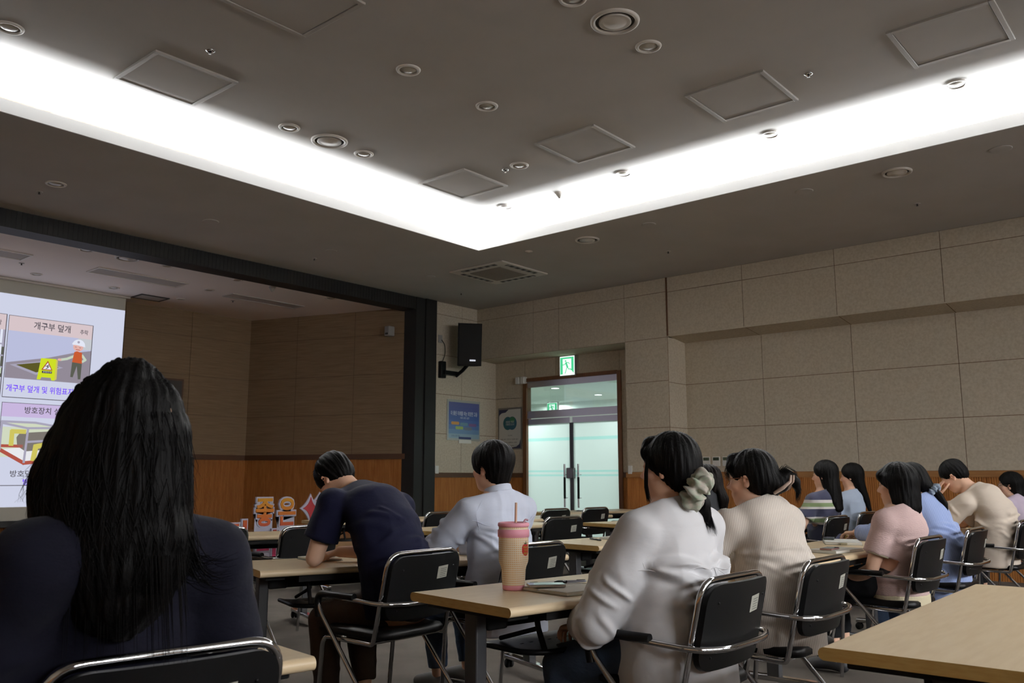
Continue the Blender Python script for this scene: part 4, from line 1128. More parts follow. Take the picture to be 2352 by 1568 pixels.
def pen(x, y, z, rz, label, barrel, grip, ln=.14):
    e = empty('pen', (x, y, z), R(rz), label, 'pen')
    Mx = Matrix.Translation((0, 0, .006)) @ Matrix.Rotation(PI / 2, 4, 'Y')
    a = MB(); a.lathe([(.0005, -ln * .1), (.0052, -ln * .1 + .001), (.0055, ln * .44), (.004, ln * .5), (.0005, ln * .51)], 12, M=Mx); a.build('barrel', barrel, e)
    a = MB(); a.lathe([(.0005, -ln * .5), (.002, -ln * .48), (.0055, -ln * .40), (.0062, -ln * .36), (.0062, -ln * .1), (.0005, -ln * .1)], 12, M=Mx); a.build('grip', grip, e)
    a = MB(); a.box((ln * .2, -.0015, .011), (ln * .47, .0015, .013)); a.build('clip', grip, e)
notebook(2.86, 2.185, -98, .33, .27, 'open notebook with grey cover beside the tumbler', True, t=.010)
phone(2.795, 2.215, ZT + .0165, -42, 'pale phone lying on the open notebook beside the tumbler')
pen(2.955, 2.215, ZT + .0155, -36, 'clear ballpoint pen with black grip lying on the open notebook', mat('pen_clear', (186, 188, 206), .15), black_m)
a = MB(); a.tube([(-.14, .02, .0), (-.05, .045, .004), (.03, .02, .001), (.10, -.06, -.002), (.12, -.12, -.010)], .0012, 6); o = a.build('elastic_band', grey_m, None, (2.92, 2.16, ZT + .017)); tag(o, 'thin grey elastic cord lying across the open notebook', 'elastic cord')
e = empty('earphone_case', (2.86, 2.44, ZT), R(10), 'small white rounded case behind the tumbler', 'earphone case'); a = MB(); a.bbox((-.032, -.024, 0), (.032, .024, .013), .006); a.build('case_base', white_m, e); a = MB(); a.bbox((-.032, -.024, .0135), (.032, .024, .022), .007); a.build('case_lid', white_m, e)
pen(5.25, 3.70, ZT, 62, 'black pen lying on the table left of the woman in white', black_m, black_m, .19)
notebook(5.52, 3.66, 8, .30, .22, 'open white notebook half hidden behind the woman in white', True, loop=False)
notebook(3.02, 3.985, -14, .17, .24, 'closed grey notebook at the elbow of the man in navy', False, cover=mat('grey_book', (150, 152, 138), .7), loop=False, t=.010)
phone(3.06, 3.99, ZT + .0165, 70, 'silver phone lying on the closed grey notebook', mat('phone_silver', (200, 198, 190), .25))
notebook(3.36, 3.66, 0, .2, .15, 'small white paper pad at the forearm of the man in pale blue', False, loop=False, t=.004)
notebook(5.40, 2.02, -8, .34, .20, 'white open notebook in front of the woman in pink', True, loop=False, t=.014)
phone(5.31, 2.02, ZT + .0185, 4, 'phone in a rose case lying on the open notebook before the woman in pink', mat('phone_rose', (150, 110, 100), .3))
notebook(6.12, 2.24, 24, .36, .24, 'white open notebook under the hands of the woman in blue', True, t=.014)
phone(6.20, 2.36, ZT + .019, 20, 'dark phone lying on the open notebook of the woman in blue', mat('phone_dark', (50, 54, 52), .3))
e = empty('teal_folder', (9.45, 3.80, ZT), R(5), 'teal folder box on the table left of the striped top', 'folder'); a = MB(); a.bbox((-.16, -.12, .06), (.16, .12, .12), .012); a.build('folder_body', mat('teal', (104, 152, 156), .6), e); a = MB(); a.bbox((-.15, -.11, 0), (.15, .11, .059), .004); a.build('paper_stack', paper_m, e)
e = empty('brown_book', (8.75, 3.60, ZT), R(-5), 'brown book beside the elbow of the woman in the striped top', 'book'); a = MB(); a.bbox((-.13, -.10, 0), (.13, .10, .02), .003); a.build('cover', mat('brown_book_cover', (140, 100, 66), .6), e); a = MB(); a.bbox((-.127, -.103, .004), (.127, .097, .016), .001); a.build('pages', paper_m, e)
phone(9.75, 7.12, ZT, 20, 'dark phone on the far table right of the door handles', mat('phone_black', (30, 30, 32), .3))
phone(9.35, 7.16, ZT, 10, 'dark phone on the far table below the door handles', MATS['phone_black'])
# ------------------------------------------------------------------ soft-body modelling: smooth unions of tapered shapes, meshed by surface nets
F32 = np.float32
class Loft:
    """tapered elliptical tube through stations [(x,y,z,halfwidth,halfdepth)], lateral axis s"""
    def __init__(s, st, lat=(1, 0, 0), k=.02, op='u', cap=1.0):
        st = np.array([list(q) + [q[-1]] if len(q) == 4 else list(q) for q in st], dtype=F32)
        s.st = st; s.k = k; s.op = op
        s.lat = np.array(lat, dtype=F32); s.lat /= np.linalg.norm(s.lat)
        r = st[:, 3:].max()
        s.lo = st[:, :3].min(0) - r; s.hi = st[:, :3].max(0) + r
    def d(s, P):
        best = None
        for A, B in zip(s.st[:-1], s.st[1:]):
            ab = B[:3] - A[:3]; L = float(np.linalg.norm(ab)) + 1e-9; u = ab / L
            sl = s.lat - u * float(s.lat @ u); n = np.linalg.norm(sl)
            if n < .05: sl = np.cross(u, np.array([0, 0, 1], F32) if abs(u[2]) < .9 else np.array([1, 0, 0], F32)); n = np.linalg.norm(sl)
            sl = sl / n; f = np.cross(u, sl)
            v = P - A[:3]
            t0 = v @ u
            t = np.clip(t0 / L, 0, 1)
            z = t0 - t * L
            a = A[3] + (B[3] - A[3]) * t; b = A[4] + (B[4] - A[4]) * t; c = np.minimum(a, b)
            x = v @ sl; y = v @ f
            k0 = np.sqrt((x / a) ** 2 + (y / b) ** 2 + (z / c) ** 2) + 1e-6
            k1 = np.sqrt((x / a ** 2) ** 2 + (y / b ** 2) ** 2 + (z / c ** 2) ** 2) + 1e-6
            d = k0 * (k0 - 1) / k1
            d = np.maximum(d, -c)
            best = d if best is None else np.minimum(best, d)
        return best
class Ell:
    def __init__(s, c, r, rot=None, k=.02, op='u'):
        s.c = np.array(c, F32); s.r = np.array(r if hasattr(r, '__len__') else (r, r, r), F32); s.k = k; s.op = op
        s.M = np.eye(3, dtype=F32) if rot is None else np.array(rot, F32)
        m = s.r.max(); s.lo = s.c - m; s.hi = s.c + m
    def d(s, P):
        q = (P - s.c) @ s.M
        k0 = np.sqrt(((q / s.r) ** 2).sum(-1)) + 1e-6; k1 = np.sqrt(((q / s.r ** 2) ** 2).sum(-1)) + 1e-6
        return np.maximum(k0 * (k0 - 1) / k1, -s.r.min())
class Cut:
    """keep the side where (p - o).n < 0"""
    def __init__(s, o, n, k=.004):
        s.o = np.array(o, F32); s.n = np.array(n, F32); s.n /= np.linalg.norm(s.n); s.k = k; s.op = 'i'; s.lo = s.hi = None
    def d(s, P): return (P - s.o) @ s.n

def field(prims, P, rel=None):
    D = np.full(P.shape[:-1], 1.0, F32)
    for i, p in enumerate(prims):
        idx = slice(None) if (rel is None or rel[i] is None) else np.nonzero(rel[i])[0]
        if not isinstance(idx, slice) and len(idx) == 0: continue
        d = p.d(P[idx]).astype(F32); a = D[idx]; k = max(p.k, 1e-4)
        if p.op == 'u':
            h = np.clip(.5 + .5 * (a - d) / k, 0, 1); D[idx] = a * (1 - h) + d * h - k * h * (1 - h)
        elif p.op == 's':
            h = np.clip(.5 - .5 * (a + d) / k, 0, 1); D[idx] = a * (1 - h) - d * h + k * h * (1 - h)
        else: D[idx] = np.maximum(a, d)
    return D

def nets(prims, h):
    """surface nets over the blocks near the surface -> vertices, quads"""
    B = 8
    U = [p for p in prims if p.op == 'u']
    lo = np.min([p.lo for p in U], 0) - 3 * h; hi = np.max([p.hi for p in U], 0) + 3 * h
    nb = np.maximum(1, np.ceil((hi - lo) / (B * h)).astype(int))
    g = np.stack(np.meshgrid(*[np.arange(n) for n in nb], indexing='ij'), -1).reshape(-1, 3)
    blo = lo + g * (B * h); bhi = blo + B * h
    rel = []
    for p in prims:
        if p.lo is None: rel.append(None); continue
        mg = p.k + 2 * h
        rel.append(np.all((blo < p.hi + mg) & (bhi > p.lo - mg), 1))
    anyu = np.zeros(len(g), bool)
    for p, r_ in zip(prims, rel):
        if p.op == 'u': anyu |= r_
    g, blo = g[anyu], blo[anyu]; rel = [None if r_ is None else r_[anyu] for r_ in rel]
    dc = field(prims, (blo + B * h / 2).astype(F32)[:, None, :], rel)[:, 0]
    act = np.abs(dc) < B * h * 1.75
    g, blo = g[act], blo[act]; rel = [None if r_ is None else r_[act] for r_ in rel]
    n1 = B + 1
    off = np.stack(np.meshgrid(*[np.arange(n1)] * 3, indexing='ij'), -1).reshape(-1, 3)
    P = (blo[:, None, :] + off[None] * h).astype(F32)
    D = field(prims, P, rel).reshape(-1, n1, n1, n1)
    D = np.where(np.abs(D) < 1e-6, 1e-6, D)
    S = D < 0
    cs = [(i, j, k) for i in (0, 1) for j in (0, 1) for k in (0, 1)]
    cnt = sum(S[:, i:i + B, j:j + B, k:k + B].astype(np.int8) for i, j, k in cs)
    bi, ci, cj, ck = np.nonzero((cnt > 0) & (cnt < 8))
    if len(bi) == 0: return np.zeros((0, 3)), np.zeros((0, 4), int)
    V = {c: D[bi, ci + c[0], cj + c[1], ck + c[2]] for c in cs}
    acc = np.zeros((len(bi), 3)); num = np.zeros(len(bi))
    for a in cs:
        for ax in range(3):
            if a[ax] == 0:
                b = list(a); b[ax] = 1; b = tuple(b)
                va, vb = V[a], V[b]
                x = (va < 0) != (vb < 0)
                t = np.where(x, va / np.where(x, va - vb, 1), 0)
                p = np.array(a, float)[None] + 0 * acc
                p[:, ax] = t
                acc += p * x[:, None]; num += x
    cell = np.stack([ci, cj, ck], 1) + g[bi] * B
    verts = lo + (cell + acc / num[:, None]) * h
    dim = nb * B + 4
    key = lambda c: ((c[:, 0] + 1) * dim[1] + c[:, 1] + 1) * dim[2] + c[:, 2] + 1
    kk = key(cell); order = np.argsort(kk); sk = kk[order]
    def find(c):
        q = key(c); j = np.searchsorted(sk, q); j = np.minimum(j, len(sk) - 1)
        return np.where(sk[j] == q, order[j], -1)
    faces = []
    for ax in range(3):
        b = [0, 0, 0]; b[ax] = 1; b = tuple(b)
        va, vb = V[(0, 0, 0)] < 0, V[b] < 0
        x = va != vb
        if not x.any(): continue
        c = cell[x]; e1 = np.zeros(3, int); e2 = np.zeros(3, int); e1[(ax + 1) % 3] = 1; e2[(ax + 2) % 3] = 1
        q = np.stack([np.nonzero(x)[0], find(c - e1), find(c - e1 - e2), find(c - e2)], 1)
        q = np.where(va[x][:, None], q, q[:, ::-1])
        faces.append(q[(q >= 0).all(1)])
    return verts, np.concatenate(faces)

def vnormals(v, f):
    n = np.cross(v[f[:, 2]] - v[f[:, 0]], v[f[:, 3]] - v[f[:, 1]])
    N = np.zeros_like(v)
    for k in range(4): np.add.at(N, f[:, k], n)
    return N / (np.linalg.norm(N, axis=1, keepdims=True) + 1e-12)
def relax(v, f, it=1, w=.5):
    for _ in range(it):
        s = np.zeros_like(v); c = np.zeros(len(v))
        for a, b in ((0, 1), (1, 2), (2, 3), (3, 0)):
            np.add.at(s, f[:, a], v[f[:, b]]); np.add.at(s, f[:, b], v[f[:, a]])
            np.add.at(c, f[:, a], 1); np.add.at(c, f[:, b], 1)
        v = v * (1 - w) + w * s / np.maximum(c, 1)[:, None]
    return v
_rng = np.random.RandomState(7); _perm = _rng.rand(64, 64, 64)
def vnoise(P):
    """smooth value noise in -1..1"""
    i = np.floor(P).astype(int); f = P - i; f = f * f * (3 - 2 * f); r = 0
    for a in (0, 1):
        for b in (0, 1):
            for c in (0, 1):
                w = (f[:, 0] if a else 1 - f[:, 0]) * (f[:, 1] if b else 1 - f[:, 1]) * (f[:, 2] if c else 1 - f[:, 2])
                r = r + w * _perm[(i[:, 0] + a) & 63, (i[:, 1] + b) & 63, (i[:, 2] + c) & 63]
    return r * 2 - 1
def folds(scale, amp, stretch=(1, 1, 1), seed=0, sharp=True):
    def w(v, n):
        a = vnoise(v / scale * np.array(stretch) + seed * 7.31 + 100); b = vnoise(v / scale * 2.1 * np.array(stretch) + seed * 3.7 + 50)
        r = (1 - np.abs(a) * 2.2) if sharp else a
        return amp * (np.clip(r, -.6, 1) * .75 + b * .35)
    return w
def sdf_obj(name, prims, h, material, parent=None, disp=None, sm=1, col=None):
    v, f = nets(prims, h)
    if sm: v = relax(v, f, sm, .4)
    if disp is not None:
        n = vnormals(v, f); d = 0
        for w in (disp if isinstance(disp, (list, tuple)) else [disp]): d = d + w(v, n)
        v = v + n * d[:, None]
    me = bpy.data.meshes.new(name)
    me.vertices.add(len(v)); me.vertices.foreach_set('co', v.astype(F32).ravel())
    me.loops.add(f.size); me.loops.foreach_set('vertex_index', f.astype(np.int32).ravel())
    me.polygons.add(len(f)); me.polygons.foreach_set('loop_start', np.arange(0, f.size, 4, dtype=np.int32))
    me.update(calc_edges=True); me.validate()
    me.polygons.foreach_set('use_smooth', [True] * len(me.polygons))
    me.materials.append(material)
    if col is not None:
        a = me.color_attributes.new('tint', 'FLOAT_COLOR', 'POINT')
        cv = np.ones((len(v), 4), F32); cv[:, :3] = col(v); a.data.foreach_set('color', cv.ravel())
    o = bpy.data.objects.new(name, me); C.objects.link(o)
    if parent is not None: o.parent = parent
    return o
# ------------------------------------------------------------------ people
def skin_material():
    m = mat('skin', skin_cols, .5, spec=.35); nt = m.node_tree; N = nt.nodes; L = nt.links; p = N['Principled BSDF']
    at = N.new('ShaderNodeAttribute'); at.attribute_name = 'tint'
    mx = N.new('ShaderNodeMix'); mx.data_type = 'RGBA'; mx.blend_type = 'MULTIPLY'; mx.inputs[0].default_value = 1.0
    mx.inputs[6].default_value = lin(skin_cols); L.new(at.outputs['Color'], mx.inputs[7]); L.new(mx.outputs[2], p.inputs['Base Color'])
    p.inputs['Subsurface Weight'].default_value = .0
    return m
skin_m = skin_material()
def hair_material(name, col, rough=.38):
    m = mat(name, col, rough, spec=.06, bump=.25, noise_scale=9, stretch=(34, 34, 2.2), detail=3)
    return m
hair_m = hair_material('hair_black', (12, 11, 11), .5); hair_b = hair_material('hair_dark_brown', (20, 16, 15), .5)
def cloth(name, col, rough=.85, bump=.25, scale=22, var=None, stretch=(1, 1, 1.6), ridge=0):
    m = mat(name, col, rough, spec=.12, sheen=.03, bump=bump, noise_scale=scale, detail=5, var=var, stretch=stretch)
    if ridge:
        nt = m.node_tree; N = nt.nodes; L = nt.links; p = N['Principled BSDF']; b0 = [n for n in N if n.type == 'BUMP'][0]
        mp = N.new('ShaderNodeMapping'); mp.inputs['Scale'].default_value = (1.3, 1.3, .8); mp.inputs['Rotation'].default_value = (.4, .3, .2)
        L.new([n for n in N if n.type == 'TEX_COORD'][0].outputs['Object'], mp.inputs['Vector'])
        z = N.new('ShaderNodeTexNoise'); z.noise_type = 'RIDGED_MULTIFRACTAL'; z.inputs['Scale'].default_value = 5.5; z.inputs['Detail'].default_value = 1.6; z.inputs['Distortion'].default_value = .5
        L.new(mp.outputs[0], z.inputs['Vector'])
        b1 = N.new('ShaderNodeBump'); b1.inputs['Strength'].default_value = ridge; b1.inputs['Distance'].default_value = .03
        L.new(z.outputs[0], b1.inputs['Height']); L.new(b0.outputs['Normal'], b1.inputs['Normal']); L.new(b1.outputs['Normal'], p.inputs['Normal'])
    return m

def T4(loc, yaw=0, pitch=0, roll=0):
    M = Matrix.Translation(loc) @ Matrix.Rotation(R(yaw), 4, 'Z') @ Matrix.Rotation(R(pitch), 4, 'X') @ Matrix.Rotation(R(roll), 4, 'Y')
    return np.array(M, dtype=float)
def xf(H, prims):
    """move shapes given in head space into person space"""
    Rm, t = H[:3, :3], H[:3, 3]
    for p in prims:
        if isinstance(p, Loft):
            st = p.st.copy(); st[:, :3] = (st[:, :3] @ Rm.T + t); q = Loft(st, Rm @ p.lat, p.k, p.op)
            p.st, p.lat, p.lo, p.hi = q.st, q.lat, q.lo, q.hi
        elif isinstance(p, Ell):
            p.c = (Rm @ p.c + t).astype(F32); p.M = (Rm @ p.M).astype(F32); m = p.r.max(); p.lo = p.c - m; p.hi = p.c + m
        elif isinstance(p, CutBall):
            p.o = (Rm @ p.o + t).astype(F32); p.n = (Rm @ p.n).astype(F32); p.lo = p.o - p.Rr; p.hi = p.o + p.Rr
    return prims
class CutBall:
    """cut away everything beyond a plane, within a radius of the point (clean hems and cuffs)"""
    def __init__(s, o, n, Rr=.12, k=.003):
        s.o = np.array(o, F32); s.n = np.array(n, F32); s.n /= np.linalg.norm(s.n); s.Rr = Rr; s.k = k; s.op = 's'
        s.lo = s.o - Rr; s.hi = s.o + Rr
    def d(s, P):
        v = P - s.o
        return np.maximum(-(v @ s.n), np.sqrt((v * v).sum(-1)) - s.Rr)
def rotx(a): return np.array(Matrix.Rotation(R(a), 3, 'X'), dtype=float)
def rotz(a): return np.array(Matrix.Rotation(R(a), 3, 'Z'), dtype=float)

def head_prims(s=1.0, male=False):
    E = lambda c, r, rot=None, k=.02, op='u': Ell([x * s for x in c], [x * s for x in r], rot, k * s, op)
    L = lambda st, k=.012, lat=(1, 0, 0): Loft([[x * s for x in q] for q in st], lat, k * s)
    P = [E((0, -.012, .032), (.074, .094, .088)), E((0, .030, -.030), (.062, .062, .078), k=.03), E((0, .030, -.075), (.050, .052, .042), k=.03),
         E((0, .060, -.102), (.022, .020, .018), k=.03)]
    for q in (-1, 1):
        P += [E((q * .040, .058, -.028), (.026, .026, .024), k=.02), E((q * .020, .076, .020), (.026, .014, .010), k=.014)]
        P.append(E((q * .031, .096, -.002), (.016, .013, .010), k=.012, op='s'))
        P.append(E((q * .031, .0775, -.002), (.0135, .0125, .0115), k=.003))
        P.append(L([(q * .018, .0885, .004, .004, .003), (q * .032, .0905, .0065, .005, .0032), (q * .046, .082, .001, .004, .003)], k=.004, lat=(0, 0, 1)))
    P += [L([(0, .083, .012, .008), (0, .096, -.012, .0085), (0, .108, -.034, .011)], k=.012), E((.012, .095, -.040), (.009, .010, .008), k=.008), E((-.012, .095, -.040), (.009, .010, .008), k=.008)]
    P += [E((0, .088, -.066), (.020, .009, .006), k=.008), E((0, .086, -.076), (.017, .009, .007), k=.008), E((0, .0985, -.0712), (.018, .006, .0016), k=.003, op='s')]
    for q in (-1, 1):
        P += [E((q * .073, -.004, -.012), (.007, .017, .030), rotz(q * -18) @ rotx(-8), k=.008), E((q * .080, .0, -.010), (.006, .009, .018), rotz(q * -18), k=.006, op='s'), E((q * .073, .0, -.036), (.006, .009, .010), k=.006)]
        P += [E((q * .079, -.006, .006), (.005, .014, .010), rotz(q * -20), k=.004)]
    return P
def head_tint(H, s=1.0):
    Ri = H[:3, :3].T; t = H[:3, 3]
    def col(v):
        q = (v - t) @ Ri.T / s
        c = np.ones((len(v), 3))
        x, y, z = np.abs(q[:, 0]), q[:, 1], q[:, 2]
        lip = np.exp(-((x / .018) ** 2 + ((z + .071) / .009) ** 2) ** 2) * (y > .07)
        c *= 1 - lip[:, None] * np.array([.12, .45, .45])
        ck = np.exp(-(((x - .045) / .03) ** 2 + ((z + .035) / .03) ** 2)) * (y > .02)
        c *= 1 - ck[:, None] * np.array([.0, .12, .10])
        br = np.exp(-(((x - .033) / .018) ** 2 + ((z - .022) / .005) ** 2) ** 2) * (y > .06)
        c *= 1 - br[:, None] * .8
        ey = np.exp(-(((x - .031) / .013) ** 2 + ((z + .002) / .005) ** 2) ** 2) * (y > .07)
        c *= 1 - ey[:, None] * .85
        er = np.exp(-(((y + .002) / .02) ** 2 + ((z + .012) / .03) ** 2)) * (x > .066)
        c *= 1 - er[:, None] * np.array([.0, .16, .16])
        return c
    return col

def hand_prims(w, d, n, side, curl=25, s=1.0, spread=6):
    w, d, n = (np.array(q, float) for q in (w, d, n)); d /= np.linalg.norm(d); n = n - d * (n @ d); n /= np.linalg.norm(n)
    l = np.cross(d, n) * side        # towards the thumb
    P = [Loft([[*(w - d * .01), .024 * s, .019 * s], [*(w + d * .03 * s), .036 * s, .016 * s], [*(w + d * .08 * s), .041 * s, .0135 * s]], l, .012)]
    for i, (o, ln, r) in enumerate(((.029, .072, .0082), (.0098, .080, .0086), (-.0098, .074, .0082), (-.028, .058, .0072))):
        b = w + d * (.083 - abs(o) * .25) * s + l * o * s
        a0 = R((o / .03) * spread); dd = d * math.cos(a0) + l * math.sin(a0)
        st = [[*b, r * 1.12 * s, r * 1.08 * s]]; p = b; an = 0
        for f in (.45, .31, .24):
            an += R(curl * (1.0 if f > .4 else 1.15)); q = dd * math.cos(an) + n * math.sin(an)
            p = p + q * ln * f * s; st.append([*p, r * (1.0 if f > .3 else .86) * s, r * (.95 if f > .3 else .8) * s])
        P.append(Loft(st, l, .005))
    b = w + d * .022 * s + l * .028 * s + n * .006
    P.append(Loft([[*b, .014 * s, .012 * s], [*(b + (d * .6 + l * .7 + n * .25) * .036 * s), .0105 * s], [*(b + (d * .85 + l * .75 + n * .4) * .060 * s), .0095 * s], [*(b + (d * 1.1 + l * .70 + n * .5) * .082 * s), .0075 * s]], n, .010))
    return P

SPINE = [(0, 0, .56, .165, .12), (0, .0, .72, .145, .105), (0, .01, .90, .160, .110), (0, .0, 1.0, .150, .088), (0, -.005, 1.06, .085, .068)]
LEGS = dict(L=[(-.09, .02, .552), (-.12, .43, .455), (-.12, .38, .10), (-.12, .52, .035)], R=[(.09, .02, .552), (.12, .43, .455), (.12, .38, .10), (.12, .52, .035)])
ARMS = dict(L=[(-.165, 0, .985), (-.225, .10, .73), (-.12, .27, .60)], R=[(.165, 0, .985), (.225, .10, .73), (.12, .27, .60)])
HANDS = dict(L=((.3, 1, -.2), (0, 0, -1), 30), R=((-.3, 1, -.2), (0, 0, -1), 30))

def lp(a, b, t): return np.array(a, float) * (1 - t) + np.array(b, float) * t
def limb(a, b, c, ra, rb, rc, k=.02, off=0.0):
    m1 = lp(a, b, .35); m2 = lp(b, c, .35)
    return Loft([[*a, ra + off], [*m1, (ra * .62 + rb * .38) * 1.04 + off], [*b, rb + off], [*m2, (rb * .7 + rc * .3) * 1.06 + off], [*c, rc + off]], (1, 0, 0), k)
def arm_prims(a, fat=1.0, off=0.0, k=.03): return [limb(*a, .050 * fat, .038 * fat, .026 * fat, k, off)]
def leg_prims(l, off=0.0, fat=1.0):
    h, kn, an, to = l
    P = [limb(h, kn, an, .084 * fat, .056 * fat, .036 * fat, .03, off)]
    if off == 0: P.append(Loft([[an[0], an[1] - .035, .045, .030, .032], [an[0], an[1] + .03, .052, .036, .036], [*to, .036, .022]], (1, 0, 0), .02))
    return P
def yoke(sp, arms, off=0.0, r=.052):
    n = sp[-1]; P = []
    for s in 'LR':
        a = arms[s][0]
        P.append(Loft([[n[0], n[1], n[2] - .025, r + off], [*lp((n[0], n[1], n[2] - .03), a, .55), r * 1.02 + off], [*a, r + off]], (0, 1, 0), .045))
    return P

def person(label, loc, yaw=0, spine=SPINE, arms=ARMS, legs=LEGS, hands=HANDS, head=((0, .01, 1.21), 0, 0, 0), hs=1.0, h=.0065, male=False, fat=1.0, neck_r=.050, show_hands='LR'):
    P = [Loft(spine, (1, 0, 0), .05), Ell((spine[0][0], spine[0][1] - .02, .56), (.17, .135, .095), k=.05)]
    P += yoke(spine, arms)
    hc = np.array(head[0]); H = T4(head[0], *head[1:])
    nb = np.array(spine[-1][:3])
    base = H[:3, :3] @ np.array([0, -.018, -.055]) * hs + hc
    P.append(Loft([[*(nb - (0, 0, .02)), neck_r * 1.15, neck_r * 1.1], [*lp(nb, base, .5), neck_r, neck_r], [*base, neck_r, neck_r * 1.02]], (1, 0, 0), .025))
    P += xf(H, head_prims(hs, male))
    for s in 'LR':
        P += arm_prims(arms[s], fat)
        P += leg_prims(legs[s])
        if s in show_hands:
            d, n, cu = hands[s]; P += hand_prims(arms[s][2], d, n, 1 if s == 'R' else -1, cu, .95 if not male else 1.03)
    o = sdf_obj('person', P, h, skin_m, None, None, 1, head_tint(H, hs))
    o.location = (loc[0], loc[1], 0); o.rotation_euler = (0, 0, R(yaw))
    tag(o, label, 'person')
    return o, H

def top(name, par, m, spine, arms, off=.018, sleeve=(1.6, 1.6), hem=.50, h=.0065, loose=.0, disp=None, neck=None, hipw=.185, hipd=.15, hipy=-.01, fat=1.0, cuffs=True, sleeve_off=.016, yr=.054, extra=(), sk=.022):
    """shirt: torso with yoke and sleeves; sleeve = length along the arm (1 = elbow, 2 = wrist)"""
    sp = [(x, y, z, w + off, d + off) for x, y, z, w, d in spine]
    P = [Loft(sp[:1] + sp[1:], (1, 0, 0), .05)]
    P.append(Loft([[spine[0][0], hipy, hem - .03, hipw, hipd], [spine[0][0], hipy, .60, hipw - .005, hipd - .01], [spine[1][0], spine[1][1], spine[1][2], spine[1][3] + off + loose, spine[1][4] + off + loose]], (1, 0, 0), .04))
    P += yoke(spine, arms, off * .8, yr)
    cuts = []
    for s, sl in zip('LR', sleeve):
        a = arms[s]
        if sl <= 1:
            e = lp(a[0], a[1], sl); d = np.array(a[1]) - np.array(a[0])
            P.append(Loft([[*a[0], .056 * fat + sleeve_off * .6], [*lp(a[0], e, .6), .058 * fat + sleeve_off], [*lp(a[0], a[1], sl + .12), .057 * fat + sleeve_off * 1.3]], (1, 0, 0), sk))
        else:
            e = lp(a[1], a[2], sl - 1); d = np.array(a[2]) - np.array(a[1])
            P.append(Loft([[*a[0], .056 * fat + sleeve_off * .6], [*lp(a[0], a[1], .45), .056 * fat + sleeve_off], [*a[1], .046 * fat + sleeve_off], [*lp(a[1], a[2], (sl - 1) * .6), .040 * fat + sleeve_off * 1.1], [*lp(a[1], a[2], sl - 1 + .06), .034 * fat + sleeve_off * .8]], (1, 0, 0), sk))
        cuts.append(CutBall(e, d, .13))
    P += list(extra)
    n = neck or ((spine[-1][0], spine[-1][1] + .01, spine[-1][2] + .012), (0, .35, 1))
    P += cuts + [CutBall(n[0], n[1], .2), CutBall((spine[0][0], hipy, hem), (0, 0, -1), .36)]
    return sdf_obj(name, P, h, m, par, disp)
def trousers(par, m, legs=LEGS, spine=SPINE, off=.014, to=1.93, h=.009, topz=.66, disp=None):
    x, y = spine[0][0], spine[0][1]
    P = [Ell((x, y - .02, .57), (.182, .148, .112), k=.05)]
    for s in 'LR':
        l = legs[s]; P += leg_prims(l, off)
    for s in 'LR':
        l = legs[s]
        if to <= 1: e = lp(l[0], l[1], to); d = np.array(l[1]) - np.array(l[0])
        else: e = lp(l[1], l[2], to - 1); d = np.array(l[2]) - np.array(l[1])
        P.append(CutBall(e, d, .14))
    P.append(CutBall((x, y, topz), (0, 0, 1), .3))
    return sdf_obj('trousers', P, h, m, par, disp or folds(.06, .004, seed=5))
def shoes(par, m, legs=LEGS):
    for s in 'LR':
        a, t = legs[s][2], legs[s][3]
        P = [Loft([[a[0], a[1] - .045, .045, .036, .040], [a[0], a[1] + .03, .058, .042, .044], [t[0], t[1] + .01, .038, .042, .030]], (1, 0, 0), .02), Cut((0, 0, .004), (0, 0, -1))]
        sdf_obj('shoe', P, .009, m, par)

def strand_disp(H, amp=.0018, freq=22, zf=2.0):
    Ri = H[:3, :3].T; t = H[:3, 3]
    def w(v, n):
        q = (v - t) @ Ri.T
        an = np.arctan2(q[:, 0], -q[:, 1] - .02)
        a = vnoise(np.stack([an * freq / 2, q[:, 2] * zf * 6, np.zeros(len(v))], 1) + 30)
        b = vnoise(np.stack([an * freq * 1.3, q[:, 2] * zf * 8, np.ones(len(v)) * 5], 1) + 60)
        return amp * (a + .6 * b)
    return w
def cap_prims(s=1.0, thick=.014, fringe=0.0, side=-.03, back=-.075, face=.055, bulk=0.0):
    """hair on the skull: shell cut free of the face and ears"""
    E = lambda c, r, rot=None, k=.02, op='u': Ell([x * s for x in c], [x * s for x in r], rot, k * s, op)
    P = [E((0, -.014, .034), (.074 + thick, .094 + thick + bulk * .3, .088 + thick + bulk)), E((0, -.045, -.02), (.066 + thick * .6, .060 + thick, .075), k=.03)]
    return P
def hair_obj(par, prims, H, h=.006, amp=.0022, m=None, name='hair', freq=22): return sdf_obj(name, prims, h, m or hair_m, par, strand_disp(H, amp, freq), 1)
def wisps(par, lines, r=.0012, m=None, name='hair_strands'):
    a = MB()
    for pts in lines:
        n = len(pts); a.tube(pts, [r * (1 - .85 * (i / (n - 1)) ** 1.5) for i in range(n)], 5, caps=False)
    o = a.build(name, m or hair_m, par); o['kind'] = 'stuff'
    return o
